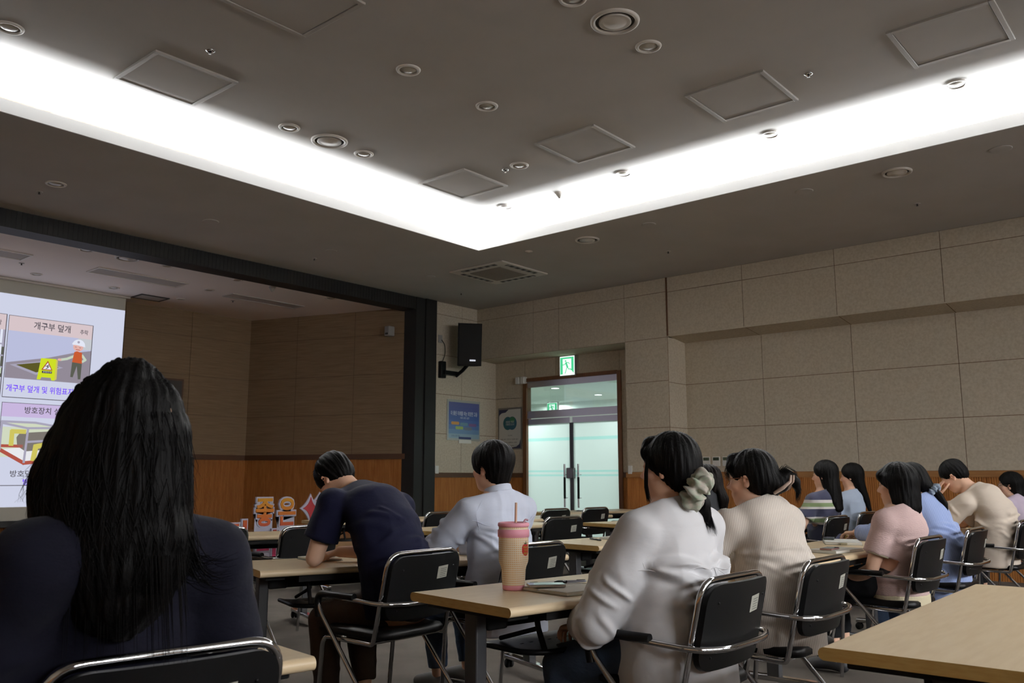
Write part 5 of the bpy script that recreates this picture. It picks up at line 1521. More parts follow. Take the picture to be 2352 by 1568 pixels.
def curtain(par, sts, n, rng, lat=(1, 0, 0), r=.0011, z0=0, jit=.006, flip=.0, m=None, phi=(0, 360)):
    """loose strands lying over a hair mass given by loft stations"""
    sts = np.array(sts, float); lat = np.array(lat, float); lat /= np.linalg.norm(lat); fr = np.cross([0, 0, 1], lat)
    lines = []
    for _ in range(n):
        ph = R(rng.uniform(*phi)); e = rng.uniform(.97, 1.03); i0 = rng.randint(0, max(1, len(sts) - 4)); i1 = rng.randint(min(len(sts) - 2, i0 + 3), len(sts)); dph = rng.uniform(-.12, .12)
        pts = []
        ts = np.linspace(i0, i1, 10)
        for q in ts:
            i = min(int(q), len(sts) - 2); f = q - i; c = sts[i] * (1 - f) + sts[i + 1] * f
            p_ = ph + dph * (q - i0)
            g = e + flip * max(0, (q - i1 + 1.5)) * rng.uniform(.3, 1)
            pts.append(tuple(c[:3] + lat * math.cos(p_) * c[3] * g + fr * math.sin(p_) * c[4] * g + np.array([0, 0, rng.uniform(-1, 1) * .001])))
        lines.append(pts)
    return wisps(par, lines, r, m)
def glasses(par, H, s, m):
    a = MB(); Hm = Matrix(H.tolist())
    for q in (-1, 1):
        pts = [Hm @ Vector((s * (q * .034 + .024 * math.cos(t)), s * (.104 - .006 * math.cos(t) ** 2), s * (-.006 + .022 * math.sin(t)))) for t in np.linspace(0, 2 * PI, 25)[:-1]]
        a.tube(pts, .0014, 6, closed=True)
        a.tube([Hm @ Vector(v) * 1.0 for v in ((q * s * .058, s * .099, .0), (q * s * .074, s * .07, .002), (q * s * .079, s * .0, .002), (q * s * .078, -s * .012, -.008))], .0013, 6)
    a.tube([Hm @ Vector((-.010 * s, .106 * s, -.002)), Hm @ Vector((0, .110 * s, .001)), Hm @ Vector((.010 * s, .106 * s, -.002))], .0013, 6)
    return a.build('glasses', m, par)
def scrunchie(par, c, nrm, R0, r0, m, h=.004, seed=1):
    """gathered cloth ring: a torus with deep radial ruffles"""
    rg = np.random.RandomState(seed); nrm = np.array(nrm, float); nrm /= np.linalg.norm(nrm)
    u_ = np.cross(nrm, [0, 0, 1]); u_ /= np.linalg.norm(u_); v_ = np.cross(nrm, u_)
    nu, nv = 132, 40; V = []
    ph = rg.uniform(0, 6.28, 6)
    for i in range(nu):
        u = 2 * PI * i / nu
        Rr = R0 * (1 + .10 * math.sin(3 * u + ph[0]))
        d = u_ * math.cos(u) + v_ * math.sin(u)
        for k in range(nv):
            v = 2 * PI * k / nv
            f = 9 * u + 1.1 * math.sin(2 * v + ph[1]) + .8 * math.sin(u * 2 + ph[2])
            g = 17 * u + 1.7 * math.sin(v + ph[3])
            r = r0 * (1.0 + .26 * math.sin(f) + .13 * math.sin(g) * (.6 + .4 * math.cos(v)) + .10 * math.sin(5 * v + 4 * u + ph[4]))
            tw = .35 * math.sin(5 * u + ph[5])
            V.append(tuple(np.array(c) + d * (Rr + r * math.cos(v + tw)) + nrm * (r * 1.05 * math.sin(v + tw))))
    F = [(i * nv + k, ((i + 1) % nu) * nv + k, ((i + 1) % nu) * nv + (k + 1) % nv, i * nv + (k + 1) % nv) for i in range(nu) for k in range(nv)]
    a = MB(); a.add(V, F, 0, True); return a.build('scrunchie', m, par)

def creases(segs, amp=.006, wid=.014):
    def w(v, n):
        tot = np.zeros(len(v))
        for p, q, a, k in segs:
            S = []
            for t in np.linspace(0, 1, 6):
                x = lp(p, q, t); S.append(v[np.argmin(((v - x) ** 2).sum(1))])
            dm = np.full(len(v), 9.0); tt = np.zeros(len(v))
            for i in range(5):
                ab = S[i + 1] - S[i]; L2 = (ab @ ab) + 1e-9
                t = np.clip(((v - S[i]) @ ab) / L2, 0, 1); d = np.sqrt(((v - S[i] - t[:, None] * ab) ** 2).sum(1))
                c = d < dm; dm = np.where(c, d, dm); tt = np.where(c, (i + t) / 5, tt)
            wd = wid * k; u = (dm / wd) ** 2
            tot += amp * a * (1 - .8 * u) * np.exp(-u * .8) * np.sin(np.pi * np.clip(tt, .04, .96)) ** .6
        return tot
    return w
def shirt_segs(spine, arms, seed, back=-.16, n=1.0):
    rg = np.random.RandomState(seed); S = []
    for s, q in (('L', -1), ('R', 1)):
        sh, el, wr = (np.array(x) for x in arms[s])
        ap = sh + np.array([-q * .02, -.04, -.10])
        for i in range(int(6 * n)):      # pulled from the armpit across the back
            S.append((ap + rg.uniform(-.02, .02, 3), np.array([q * rg.uniform(-.02, .12), back, ap[2] - rg.uniform(-.04, .26)]), rg.uniform(.5, 1.1), rg.uniform(.8, 1.4)))
        for i in range(int(6 * n)):      # bunched round the elbow and along the sleeve
            t = rg.uniform(.35, 1.0); c = lp(sh, el, t); d = np.array(el - sh); o = np.cross(d / np.linalg.norm(d), rg.uniform(-1, 1, 3)); o /= np.linalg.norm(o)
            S.append((c + o * .07 + d * rg.uniform(-.15, .15), c + np.cross(d / np.linalg.norm(d), o) * .07 + d * rg.uniform(-.15, .15), rg.uniform(.5, 1.0), rg.uniform(.7, 1.2)))
        for i in range(int(4 * n)):
            t = rg.uniform(.0, .6); c = lp(el, wr, t); o = rg.uniform(-1, 1, 3); o /= np.linalg.norm(o)
            S.append((c + o * .06, c + np.roll(o, 1) * .06, rg.uniform(.5, 1.0), rg.uniform(.7, 1.1)))
    w = spine[1]
    for i in range(int(9 * n)):
        z = rg.uniform(.62, .88); x = rg.uniform(-.12, .12)
        S.append(((x - rg.uniform(.05, .12), back * .9, z), (x + rg.uniform(.03, .12), back * .9, z + rg.uniform(-.05, .08)), rg.uniform(.4, 1.0), rg.uniform(.8, 1.5)))
    return S
def seam(par, ob, pts, m, r=.0013, name='seam'):
    """a stitched line lying on a garment: points snapped to its surface"""
    v = np.empty(len(ob.data.vertices) * 3, F32); ob.data.vertices.foreach_get('co', v); v = v.reshape(-1, 3)
    L = []
    for a, b in zip(pts[:-1], pts[1:]):
        for t in np.linspace(0, 1, 10)[:-1]:
            x = lp(a, b, t); L.append(v[np.argmin(((v - x) ** 2).sum(1))])
    L = np.array(L, float)
    for _ in range(2): L[1:-1] = (L[:-2] + L[1:-1] * 2 + L[2:]) / 4
    a = MB(); a.tube([tuple(p) for p in L], r, 6); return a.build(name, m, ob)

jeans = cloth('jeans', (62, 76, 98), .9, .3, 60); black_cl = cloth('black_cloth', (26, 27, 30)); brown_cl = cloth('brown_trousers', (58, 46, 38))
shoe_dark = mat('shoe_dark', (46, 46, 48), .6); shoe_grey = mat('shoe_grey', (112, 112, 112), .6)
# ------------------------------------------------------------------ the audience
def tied(H, s=1.0, cap=(.090, .110, .104), knot=(0, -.11, -.10), tail=(), ears=False, lock=True, back=(.080, .070, .085)):
    P = [Ell((0, -.016, .034), cap, k=.02), Ell((0, -.050, -.015), back, k=.03),
         Loft([[0, -.06, -.02, .072, .055], [*lp((0, -.06, -.02), knot, .6), .052, .045], [*knot, .028, .028]], (1, 0, 0), .03)]
    if len(tail): P.append(Loft(tail, (1, 0, 0), .012))
    P += [Ell((0, .118, -.055), (.066, .085, .098), k=.012, op='s'), Ell((0, .05, -.13), (.085, .075, .06), k=.012, op='s')]
    if ears:
        for q in (-1, 1): P.append(Ell((q * .088, .022, -.03), (.026, .046, .050), k=.01, op='s'))
    P.append(Ell((0, .070, .088), (.052, .030, .030), k=.02)); P.append(Ell((-.050, .070, .055), (.020, .022, .030), k=.015)); P.append(Ell((.050, .070, .055), (.020, .022, .030), k=.015))
    for p in P:
        if isinstance(p, Loft): p.__init__([[x * s for x in q] for q in p.st.tolist()], p.lat, p.k, p.op)
        else: p.__init__(p.c * s, p.r * s, p.M, p.k, p.op)
    return xf(H, P)
def short(H, s=1.0, cap=(.087, .106, .101), nape=-.085, brow=.022, bulk=()):
    P = [Ell((0, -.016, .036), cap, k=.02), Ell((0, -.056, nape + .055), (.062, .054, .064), k=.04)] + list(bulk)
    P += [Ell((0, .118, brow - .098), (.078, .072, .100), k=.008, op='s'), Ell((0, .04, -.135), (.1, .085, .075), k=.015, op='s')]
    for q in (-1, 1): P += [Ell((q * .094, .006, -.045), (.034, .034, .052), k=.010, op='s')]
    for p in P:
        if isinstance(p, Loft): p.__init__([[x * s for x in q] for q in p.st.tolist()], p.lat, p.k, p.op)
        else: p.__init__(p.c * s, p.r * s, p.M, p.k, p.op)
    return xf(H, P)
def cuff(par, m, a, t0, t1, r0, r1, h, name='sleeve_cuff'):
    e0, e1 = lp(a[0], a[1], t0), lp(a[0], a[1], t1); d = np.array(a[1]) - np.array(a[0])
    P = [Loft([[*lp(a[0], a[1], t0 - .1), r0], [*lp(a[0], a[1], t1 + .1), r1]], (1, 0, 0), .01), CutBall(e0, -d, .12), CutBall(e1, d, .12)]
    return sdf_obj(name, P, h, m, par)

rng = np.random.RandomState(3)
# --- woman with long hair, nearest the camera
def cast_long_hair():
    navy = cloth('navy_knit', (12, 12, 24), .9, .2, 30)
    sp = [(0, .03, .56, .165, .12), (0, .06, .72, .150, .105), (.01, .06, .90, .165, .108), (.02, .02, 1.0, .155, .090), (.02, .0, 1.07, .08, .068)]
    ar = dict(L=[(-.165, -.02, 1.0), (-.25, .10, .74), (-.13, .34, .75)], R=[(.20, -.01, .985), (.285, .05, .74), (.15, .33, .75)])
    o, H = person('woman with long dark loose hair in a navy top, seen from behind at lower left', (.85, 1.79), 0, sp, ar, head=((.0, -.02, 1.245), 14, 0, 0), hs=1.02, h=.007)
    top('shirt', o, navy, sp, ar, .022, (.80, .80), .48, .0065, .01, folds(.11, .006, (1, 1, 1.3), 2), fat=1.1, sleeve_off=.022, sk=.06)
    trousers(o, black_cl)
    shoes(o, shoe_dark)
    lat = (.651, -.759, 0)
    st = [(-.016, -.044, 1.371, .018), (-.018, -.038, 1.358, .050), (-.017, -.035, 1.34, .072), (-.016, -.026, 1.296, .110), (-.016, -.018, 1.252, .134), (-.017, -.010, 1.207, .148), (-.018, -.004, 1.163, .157), (-.010, -.003, 1.118, .158),
          (.004, -.006, 1.074, .150), (.014, -.012, 1.03, .150), (.024, -.020, .985, .132), (.030, -.028, .945, .098), (.034, -.034, .905, .05)]
    dep = [.018, .05, .072, .100, .112, .115, .112, .108, .104, .100, .094, .080, .05]
    push = [0, 0, 0, 0, 0, .004, .012, .028, .046, .060, .068, .072, .074]
    sts = [(x - .75 * q, y - .64 * q, z, w, d) for (x, y, z, w), d, q in zip(st, dep, push)]
    P = [Loft(sts, lat, .02), Ell((-.012, .06, 1.22), (.058, .085, .10), k=.02, op='s')]
    hair_obj(o, P, H, .0055, .0045, hair_m, 'hair', 26)
    L = np.array(lat); rg = np.random.RandomState(5)
    curtain(o, [(x, y, z, w * 1.0, d * 1.0) for x, y, z, w, d in sts[3:]], 420, rg, lat, .0010, flip=.10, phi=(150, 390))
    lines = []
    for i in range(60):      # ends flicking out over the right shoulder
        z0 = rg.uniform(1.0, 1.1); a0 = rg.uniform(.10, .15); b = rg.uniform(.17, .24); z1 = rg.uniform(.94, 1.02); yy = rg.uniform(-.03, .03)
        c = np.array([.01 - .03, -.008 - .03 + yy, 0])
        lines.append([tuple(c + L * (a0 + (b - a0) * t ** 1.3) + np.array([0, 0, z0 + (z1 - z0) * (1 - (1 - t) ** 1.4) - .02 * math.sin(t * PI)])) for t in np.linspace(0, 1, 9)])
    for i in range(14):      # loose curl at the left edge
        z0 = rg.uniform(1.12, 1.16); c = np.array([-.022, -.01, 0]); k = rg.uniform(.150, .170)
        lines.append([tuple(c + L * -(k + .012 * math.sin(t * PI) - .05 * t ** 2) + np.array([0, 0, z0 - .115 * t])) for t in np.linspace(0, 1, 9)])
    for i in range(110):      # pointed ends over the back
        a0 = rg.uniform(-.13, .15); z1 = rg.uniform(.80, .92)
        c = np.array([-.03, -.063, 0]); fr = np.cross([0, 0, 1], L)
        lines.append([tuple(c + L * (a0 * (1 + .1 * t)) - fr * (-.0) + np.array(fr) * (-.085 * math.sqrt(max(.02, 1 - (a0 / .17) ** 2)) * (1 - .25 * t) if fr @ np.array([-.76, -.65, 0]) < 0 else .085 * math.sqrt(max(.02, 1 - (a0 / .17) ** 2)) * (1 - .1 * t)) + np.array([0, 0, 1.02 + (z1 - 1.02) * t])) for t in np.linspace(0, 1, 7)])
    wisps(o, lines, .0013)
cast_long_hair()

# --- man in navy T-shirt bent over the table
def cast_navy():
    navy = cloth('navy_tshirt', (14, 15, 36), .9, .22, 26)
    sp = [(0, 0, .56, .175, .125), (0, .02, .74, .165, .118), (0, .10, .91, .180, .118), (0, .20, 1.02, .172, .100), (0, .33, 1.07, .085, .075)]
    ar = dict(L=[(-.190, .30, 1.035), (-.245, .36, .770), (-.06, .56, .768)], R=[(.19, .21, 1.01), (.235, .30, .770), (.06, .54, .772)])
    o, H = person('man in a navy T-shirt and brown trousers bent low over the table', (2.97, 3.28), 0, sp, ar, head=((-.01, .515, 1.165), 0, -58, 0), hs=1.05, h=.006, male=True, fat=1.12, neck_r=.058)
    top('t_shirt', o, navy, sp, ar, .020, (.66, .66), .50, .006, .012, [folds(.13, .005, (1, 1, .8), 4), creases(shirt_segs(sp, ar, 4, -.02, .8), .009, .018)], fat=1.12, sleeve_off=.020, neck=((0, .345, 1.085), (0, .85, .5)))
    trousers(o, brown_cl, off=.022, disp=folds(.08, .006, seed=9)); shoes(o, shoe_dark)
    hair_obj(o, short(H, 1.05, (.090, .110, .104), -.085), H, .0055, .004)
    rg = np.random.RandomState(8); Hm = H
    L_ = []
    for i in range(160):
        a = rg.uniform(0, 2 * PI); e = rg.uniform(.15, 1.2); d = np.array([math.sin(a) * math.sin(e), -.2 + math.cos(a) * math.sin(e), math.cos(e)])
        p = np.array([0, -.016, .036]) + d / np.linalg.norm(d) * np.array([.084, .102, .097]); q = p + d * .012 + np.array([rg.uniform(-1, 1) * .012, .014, -.004]); 
        L_.append([tuple(Hm[:3, :3] @ (v * 1.05) + Hm[:3, 3]) for v in (p, lp(p, q, .6), q)])
    wisps(o, L_, .0012)
cast_navy()

# --- man in pale blue shirt
def cast_pale_blue():
    cl = cloth('pale_blue_shirt', (216, 222, 238), .85, .2, 18, ridge=.4)
    sp = [(0, 0, .56, .175, .125), (0, .03, .74, .165, .115), (0, .06, .91, .182, .118), (0, .05, 1.0, .175, .095), (0, .05, 1.06, .085, .072)]
    ar = dict(L=[(-.185, .09, .985), (-.255, .28, .775), (-.09, .50, .760)], R=[(.19, .02, .985), (.25, .20, .77), (.10, .46, .76)])
    o, H = person('man with bowl-cut black hair in a pale blue shirt behind the tumbler', (3.67, 3.20), 0, sp, ar, head=((0, .10, 1.225), 4, -2, 0), hs=1.06, h=.006, male=True, fat=1.08, neck_r=.058)
    sh = top('shirt', o, cl, sp, ar, .022, (1.92, 1.92), .35, .006, .016, [folds(.13, .005, (1.6, 1, .9), 11), creases(shirt_segs(sp, ar, 11), .013, .016)], hipw=.245, hipd=.22, fat=1.1, sleeve_off=.022)
    # folded collar
    P = [Loft([(0, .035, 1.03, .096, .092), (0, .050, 1.12, .074, .074)], (1, 0, 0), .01), CutBall((0, .050, 1.118), (0, .30, 1), .2), CutBall((0, .04, 1.062), (0, -.55, -1), .2), Loft([(0, .05, 1.0, .064, .062), (0, .06, 1.16, .064, .062)], (1, 0, 0), .004, 's')]
    sdf_obj('collar', P, .005, cl, o)
    trousers(o, jeans); shoes(o, shoe_grey)
    hair_obj(o, short(H, 1.06, (.100, .126, .112), -.105, .012), H, .0055, .003)
    seam(o, sh, [(-.24, .02, .93), (-.12, -.12, .925), (.02, -.15, .93), (.14, -.15, .925), (.24, -.08, .93)], cl); seam(o, sh, [(-.17, .0, 1.06), (-.215, .02, .98), (-.20, .0, .88)], cl)
cast_pale_blue()

# --- woman in white shirt with scrunchie
def cast_white():
    cl = cloth('white_shirt', (215, 214, 216), .85, .2, 14, ridge=.45)
    sp = [(0, 0, .56, .165, .12), (0, -.015, .72, .150, .112), (0, .0, .90, .168, .115), (0, .0, .99, .160, .095), (0, .005, 1.045, .085, .070)]
    ar = dict(L=[(-.175, .03, .965), (-.255, .16, .660), (-.10, .36, .600)], R=[(.17, -.04, .975), (.235, .06, .69), (.12, .28, .60)])
    o, H = person('woman in a loose white shirt with a green scrunchie in her black hair', (2.90, 1.70), 0, sp, ar, head=((0, .0, 1.205), 8, 0, 0), hs=1.0, h=.006)
    sh = top('shirt', o, cl, sp, ar, .030, (1.75, 1.75), .43, .0055, .026, [folds(.15, .006, (1.2, 1, .75), 21), creases(shirt_segs(sp, ar, 23, -.20, 1.3), .017, .019)], hipw=.235, hipd=.215, fat=1.15, sleeve_off=.030, neck=((0, .02, 1.062), (0, .5, 1)))
    P = [Loft([(0, -.005, 1.02, .098, .092), (0, .005, 1.075, .078, .076)], (1, 0, 0), .01), CutBall((0, .005, 1.070), (0, .30, 1), .2), CutBall((0, 0, 1.030), (0, -.3, -1), .2), Loft([(0, .0, .98, .064, .064), (0, .01, 1.12, .064, .064)], (1, 0, 0), .004, 's')]
    sdf_obj('collar', P, .005, cl, o)
    trousers(o, jeans, off=.016, to=1.9); shoes(o, shoe_grey)
    hair_obj(o, tied(H, 1.0, knot=(0, -.105, -.092), tail=[(.0, -.105, -.092, .026), (.01, -.125, -.135, .03), (.025, -.135, -.19, .016), (.045, -.14, -.225, .004)]), H, .005, .0028)
    seam(o, sh, [(-.26, .02, .845), (-.17, -.10, .835), (-.05, -.19, .85), (.08, -.21, .855), (.20, -.16, .85)], cl); seam(o, sh, [(.02, -.21, .85), (.025, -.22, .75), (.02, -.22, .65)], cl); seam(o, sh, [(.055, -.21, .85), (.06, -.22, .75), (.065, -.22, .65)], cl); seam(o, sh, [(-.16, .05, 1.03), (-.225, .05, .93), (-.21, -.02, .84)], cl)
    rg = np.random.RandomState(11); L_ = []
    for i in range(90):
        q = rg.uniform(-.008, .008, 3); t1 = rg.uniform(.6, 1.0)
        P_ = [np.array(v) + q * k for v, k in (((.004, -.112, -.10), 1.5), ((.012, -.128, -.14), 2.2), ((.030, -.138, -.19), 1.8), ((.060, -.140, -.235), 2.5))]
        L_.append([tuple(H[:3, :3] @ v + H[:3, 3]) for v in P_])
    for i in range(30):
        q = rg.uniform(-.006, .006, 3); s_ = -1
        P_ = [np.array(v) + q for v in ((s_ * .070, .054, .04), (s_ * .079, .060, -.02), (s_ * .077, .062, -.07), (s_ * .066, .058, -.118), (s_ * .072, .05, -.128))]
        L_.append([tuple(H[:3, :3] @ v + H[:3, 3]) for v in P_])
    wisps(o, L_, .0012)
    sc = cloth('scrunchie_green', (150, 162, 142), .8, .35, 30, var=(188, 178, 168))
    scrunchie(o, (-.012, -.120, 1.118), (.35, -.80, -.50), .042, .034, sc, .0045, 4)
cast_white()

# --- woman in beige striped shirt with glasses
def cast_beige():
    cl = stripes('beige_stripe', [(222, 213, 202), (186, 172, 160)], (.42, -.90, .10), .0075, .85, edges=[0, .62])
    sp = [(0, 0, .56, .165, .12), (0, -.01, .72, .155, .115), (0, .02, .89, .172, .118), (0, .05, .98, .165, .095), (0, .075, 1.03, .085, .072)]
    ar = dict(L=[(-.175, .12, .955), (-.235, .30, .765), (-.08, .46, .762)], R=[(.175, .01, .965), (.235, .20, .72), (.10, .40, .765)])
    o, H = person('woman with round glasses and clipped black hair in a beige striped shirt', (3.80, 1.70), 0, sp, ar, head=((0, .095, 1.165), 6, -4, 0), hs=1.02, h=.0055)
    top('shirt', o, cl, sp, ar, .030, (1.7, 1.7), .42, .006, .026, [folds(.14, .006, (1.1, 1, .8), 31), creases(shirt_segs(sp, ar, 33, -.17, .8), .010, .018)], hipw=.225, hipd=.20, fat=1.12, sleeve_off=.026, neck=((0, .09, 1.045), (0, .6, 1)))
    trousers(o, black_cl); shoes(o, shoe_dark)
    hair_obj(o, tied(H, 1.02, (.088, .110, .100), (0, -.135, -.045), ears=True, tail=[(.0, -.12, -.03, .04), (.02, -.165, .0, .022), (.03, -.19, -.03, .022), (.035, -.195, -.075, .012), (.03, -.185, -.11, .003)], back=(.078, .080, .080)), H, .005, .0028)
    P = [Loft([(-.045, -.10, -.105, .020, .012), (.0, -.145, -.085, .030, .012), (.045, -.10, -.105, .020, .012)], (0, 0, 1), .01)]
    clip = mat('hair_clip', (186, 164, 150), .25)
    a = MB(); Hm = Matrix(H.tolist())
    for q in (-1, 1): a.tube([Hm @ Vector(v) for v in ((q * .03 - .01, -.115, -.075), (q * .045 - .01, -.160, -.055), (q * .022 - .01, -.19, -.028), (q * .02 - .01, -.195, .0))], [.008, .009, .007, .005], 8)
    a.build('hair_clip', clip, o)
    glasses(o, H, 1.02, mat('gold_wire', (190, 140, 120), .2, metal=1.0))
    rg = np.random.RandomState(12); L_ = []
    for i in range(70):
        q = rg.uniform(-.01, .01, 3); u = rg.uniform(0, 1)
        P_ = [np.array(v) + q * k for v, k in (((.0, -.12, .0), 1), ((.015, -.155, .02 + u * .02), 1.2), ((.03, -.185, .0 + u * .01), 1.5), ((.036, -.198, -.06), 1.2), ((.03, -.19, -.10 - u * .02), .8))]
        L_.append([tuple(H[:3, :3] @ (v * 1.02) + H[:3, 3]) for v in P_])
    for i in range(26):
        q = rg.uniform(-.008, .008, 3); P_ = [np.array(v) + q for v in ((-.045, .085, .06), (-.066, .088, .03), (-.076, .078, -.005))]
        L_.append([tuple(H[:3, :3] @ (v * 1.02) + H[:3, 3]) for v in P_])
    wisps(o, L_, .0011)
cast_beige()

# --- person in black, mostly hidden between the two women
def cast_hidden():
    sp = SPINE; ar = dict(L=[(-.165, .02, .96), (-.225, .2, .77), (-.1, .42, .76)], R=[(.165, .02, .96), (.225, .2, .77), (.1, .42, .76)])
    o, H = person('person in black clothes mostly hidden between the women in white and beige', (5.95, 3.17), 0, sp, ar, head=((0, .0, 1.13), 0, -8, 0), h=.009)
    top('shirt', o, mat('black_shirt', (24, 26, 32), .85), sp, ar, .022, (1.8, 1.8), .46, .009, .01)
    trousers(o, black_cl); shoes(o, shoe_dark)
    hair_obj(o, tied(H, 1.0, knot=(0, -.10, -.09), tail=[(0, -.10, -.09, .04), (.0, -.11, -.14, .045), (0, -.1, -.2, .03)]), H, .007, .006, hair_b)
cast_hidden()

# --- woman in pink knit
def cast_pink():
    cl = cloth('pink_knit', (206, 178, 174), .95, .4, 70, stretch=(1, 1, 3)); cream = cloth('cream_rib', (208, 196, 166), .95, .3, 80, stretch=(4, 4, 1))
    sp = [(0, -.02, .545, .165, .12), (0, -.04, .70, .150, .112), (0, -.055, .86, .165, .118), (0, -.05, .93, .158, .095), (0, -.045, .98, .082, .068)]
    ar = dict(L=[(-.170, -.02, .905), (-.215, .06, .635), (-.12, .24, .545)], R=[(.165, -.05, .91), (.21, .02, .64), (.05, .26, .56)])
    lg = dict(L=[(-.09, .0, .545), (-.11, .40, .505), (-.12, .34, .10), (-.12, .48, .035)], R=[(.09, .0, .545), (.11, .41, .505), (.10, .36, .10), (.10, .50, .035)])
    o, H = person('woman with shoulder-length black bob in a pale pink knit top', (5.56, 1.73), 0, sp, ar, lg, head=((0, -.045, 1.125), 2, -2, 0), hs=.98, h=.005)
    top('knit_top', o, cl, sp, ar, .026, (.66, .66), .485, .006, .012, [folds(.12, .004, (1.1, 1, .8), 41), creases(shirt_segs(sp, ar, 41, -.17, .6), .009, .016)], hipw=.195, hipd=.165, hipy=-.02, fat=1.0, sleeve_off=.013, neck=((0, -.04, .995), (0, .35, 1)))
    for s in 'LR': cuff(o, cream, ar[s], .60, .69, .0715, .0715, .006)
    P = [Loft([(0, -.02, .40, .200, .168), (0, -.02, .52, .200, .168)], (1, 0, 0), .01), CutBall((0, -.02, .425), (0, 0, -1), .4), CutBall((0, -.02, .490), (0, 0, 1), .4)]
    sdf_obj('hem_band', P, .007, cream, o)
    trousers(o, black_cl, lg, sp, to=1.75); shoes(o, shoe_dark, lg)
    Q = [Ell((0, -.016, .036), (.090, .112, .104)), Ell((0, .075, .058), (.066, .032, .034), k=.02),
         Loft([(0, -.045, .02, .088, .085), (0, -.050, -.06, .094, .082), (0, -.055, -.13, .098, .074), (0, -.060, -.185, .088, .05)], (1, 0, 0), .03),
         Ell((0, .130, -.080), (.074, .118, .112), k=.010, op='s'), Ell((0, .055, -.17), (.10, .072, .085), k=.012, op='s'), CutBall((0, -.05, -.185), (0, .1, -1), .16)]
    for q in (-1, 1): Q.append(Loft([(q * .076, .015, .05, .014, .024), (q * .084, .000, -.02, .012, .026), (q * .086, -.012, -.09, .012, .026), (q * .082, -.02, -.15, .010, .02)], (1, 0, 0), .02))
    Q = [Q[0], Q[1], Q[2], Q[6], Q[7], Q[3], Q[4], Q[5]]
    hair_obj(o, xf(H, Q), H, .005, .003)
    a = MB(); w = np.array(ar['L'][2]); d = np.array(ar['L'][2]) - np.array(ar['L'][1]); d /= np.linalg.norm(d); u = np.cross(d, [0, 0, 1]); u /= np.linalg.norm(u); v = np.cross(d, u)
    a.tube([tuple(w - d * .02 + (u * math.cos(t) + v * math.sin(t)) * .034) for t in np.linspace(0, 2 * PI, 21)[:-1]], .003, 6, closed=True); a.build('bracelet', chrome_m, o)
cast_pink()

# --- woman in blue striped shirt
def cast_blue():
    cl = stripes('blue_stripe', [(166, 182, 222), (138, 158, 208)], (.3, -.95, .08), .006, .85)
    sp = [(0, 0, .55, .165, .12), (0, .0, .72, .150, .112), (0, .05, .88, .165, .115), (0, .09, .96, .158, .095), (0, .12, 1.01, .082, .068)]
    ar = dict(L=[(-.17, .14, .935), (-.24, .32, .765), (-.13, .52, .768)], R=[(.17, .08, .935), (.22, .28, .765), (.0, .50, .775)])
    hd = dict(L=((-.02, 1, -.05), (0, .1, -1), 24), R=((-.5, .85, .0), (0, .1, -1), 26))
    lg = LEGS
    o, H = person('woman in a blue striped shirt with black ponytail, hands on her notebook', (6.70, 1.77), 0, sp, ar, lg, hd, head=((0, .16, 1.145), 0, -10, 0), hs=.98, h=.005)
    top('shirt', o, cl, sp, ar, .026, (1.86, 1.86), .30, .007, .018, [folds(.13, .005, (1.1, 1, .9), 51), creases(shirt_segs(sp, ar, 51, -.14), .014, .017)], hipw=.215, hipd=.19, fat=1.1, sleeve_off=.022, neck=((0, .135, 1.02), (0, .6, 1)))
    trousers(o, jeans); shoes(o, shoe_dark)
    hair_obj(o, tied(H, .98, (.088, .110, .102), (0, -.135, -.085), tail=[(0, -.135, -.085, .028), (.0, -.165, -.14, .030), (0, -.19, -.20, .024), (0, -.20, -.25, .006)], back=(.080, .085, .085)), H, .006, .003)
    c = H[:3, :3] @ (np.array([0, -.145, -.095]) * .98) + H[:3, 3]
    scrunchie(o, c, (0, -.7, -.6), .030, .020, cloth('scrunchie_blue', (150, 162, 176), .8), .0045, 6)
cast_blue()

# --- man in cream T-shirt, hand on his forehead
def cast_cream():
    cl = cloth('cream_tshirt', (214, 200, 184), .9, .2, 22, ridge=.25)
    sp = [(0, -.03, .56, .180, .135), (0, -.07, .72, .172, .125), (0, -.06, .88, .190, .130), (0, .0, .99, .182, .108), (0, .10, 1.05, .090, .078)]
    ar = dict(L=[(-.195, .12, .955), (-.20, .34, .775), (-.085, .355, 1.005)], R=[(.19, .04, .96), (.25, .25, .77), (.10, .45, .765)])
    hd = dict(L=((.25, -.10, 1), (.55, -.75, -.1), 16), R=HANDS['R'])
    o, H = person('man in a cream T-shirt holding his forehead in one hand', (8.25, 1.78), 0, sp, ar, LEGS, hd, head=((-.01, .235, 1.185), 0, -34, 0), hs=1.06, h=.0055, male=True, fat=1.12, neck_r=.062)
    top('t_shirt', o, cl, sp, ar, .024, (.86, .80), .44, .007, .020, [folds(.13, .006, (.9, 1, 1.3), 61), creases(shirt_segs(sp, ar, 61, -.2), .014, .020)], hipw=.215, hipd=.185, hipy=-.03, fat=1.15, sleeve_off=.028, neck=((0, .115, 1.065), (0, .8, .8)))
    trousers(o, mat('blue_jeans', (52, 70, 112), .9)); shoes(o, shoe_dark)
    hair_obj(o, short(H, 1.06, (.086, .105, .098), -.07), H, .006, .004)
cast_cream()

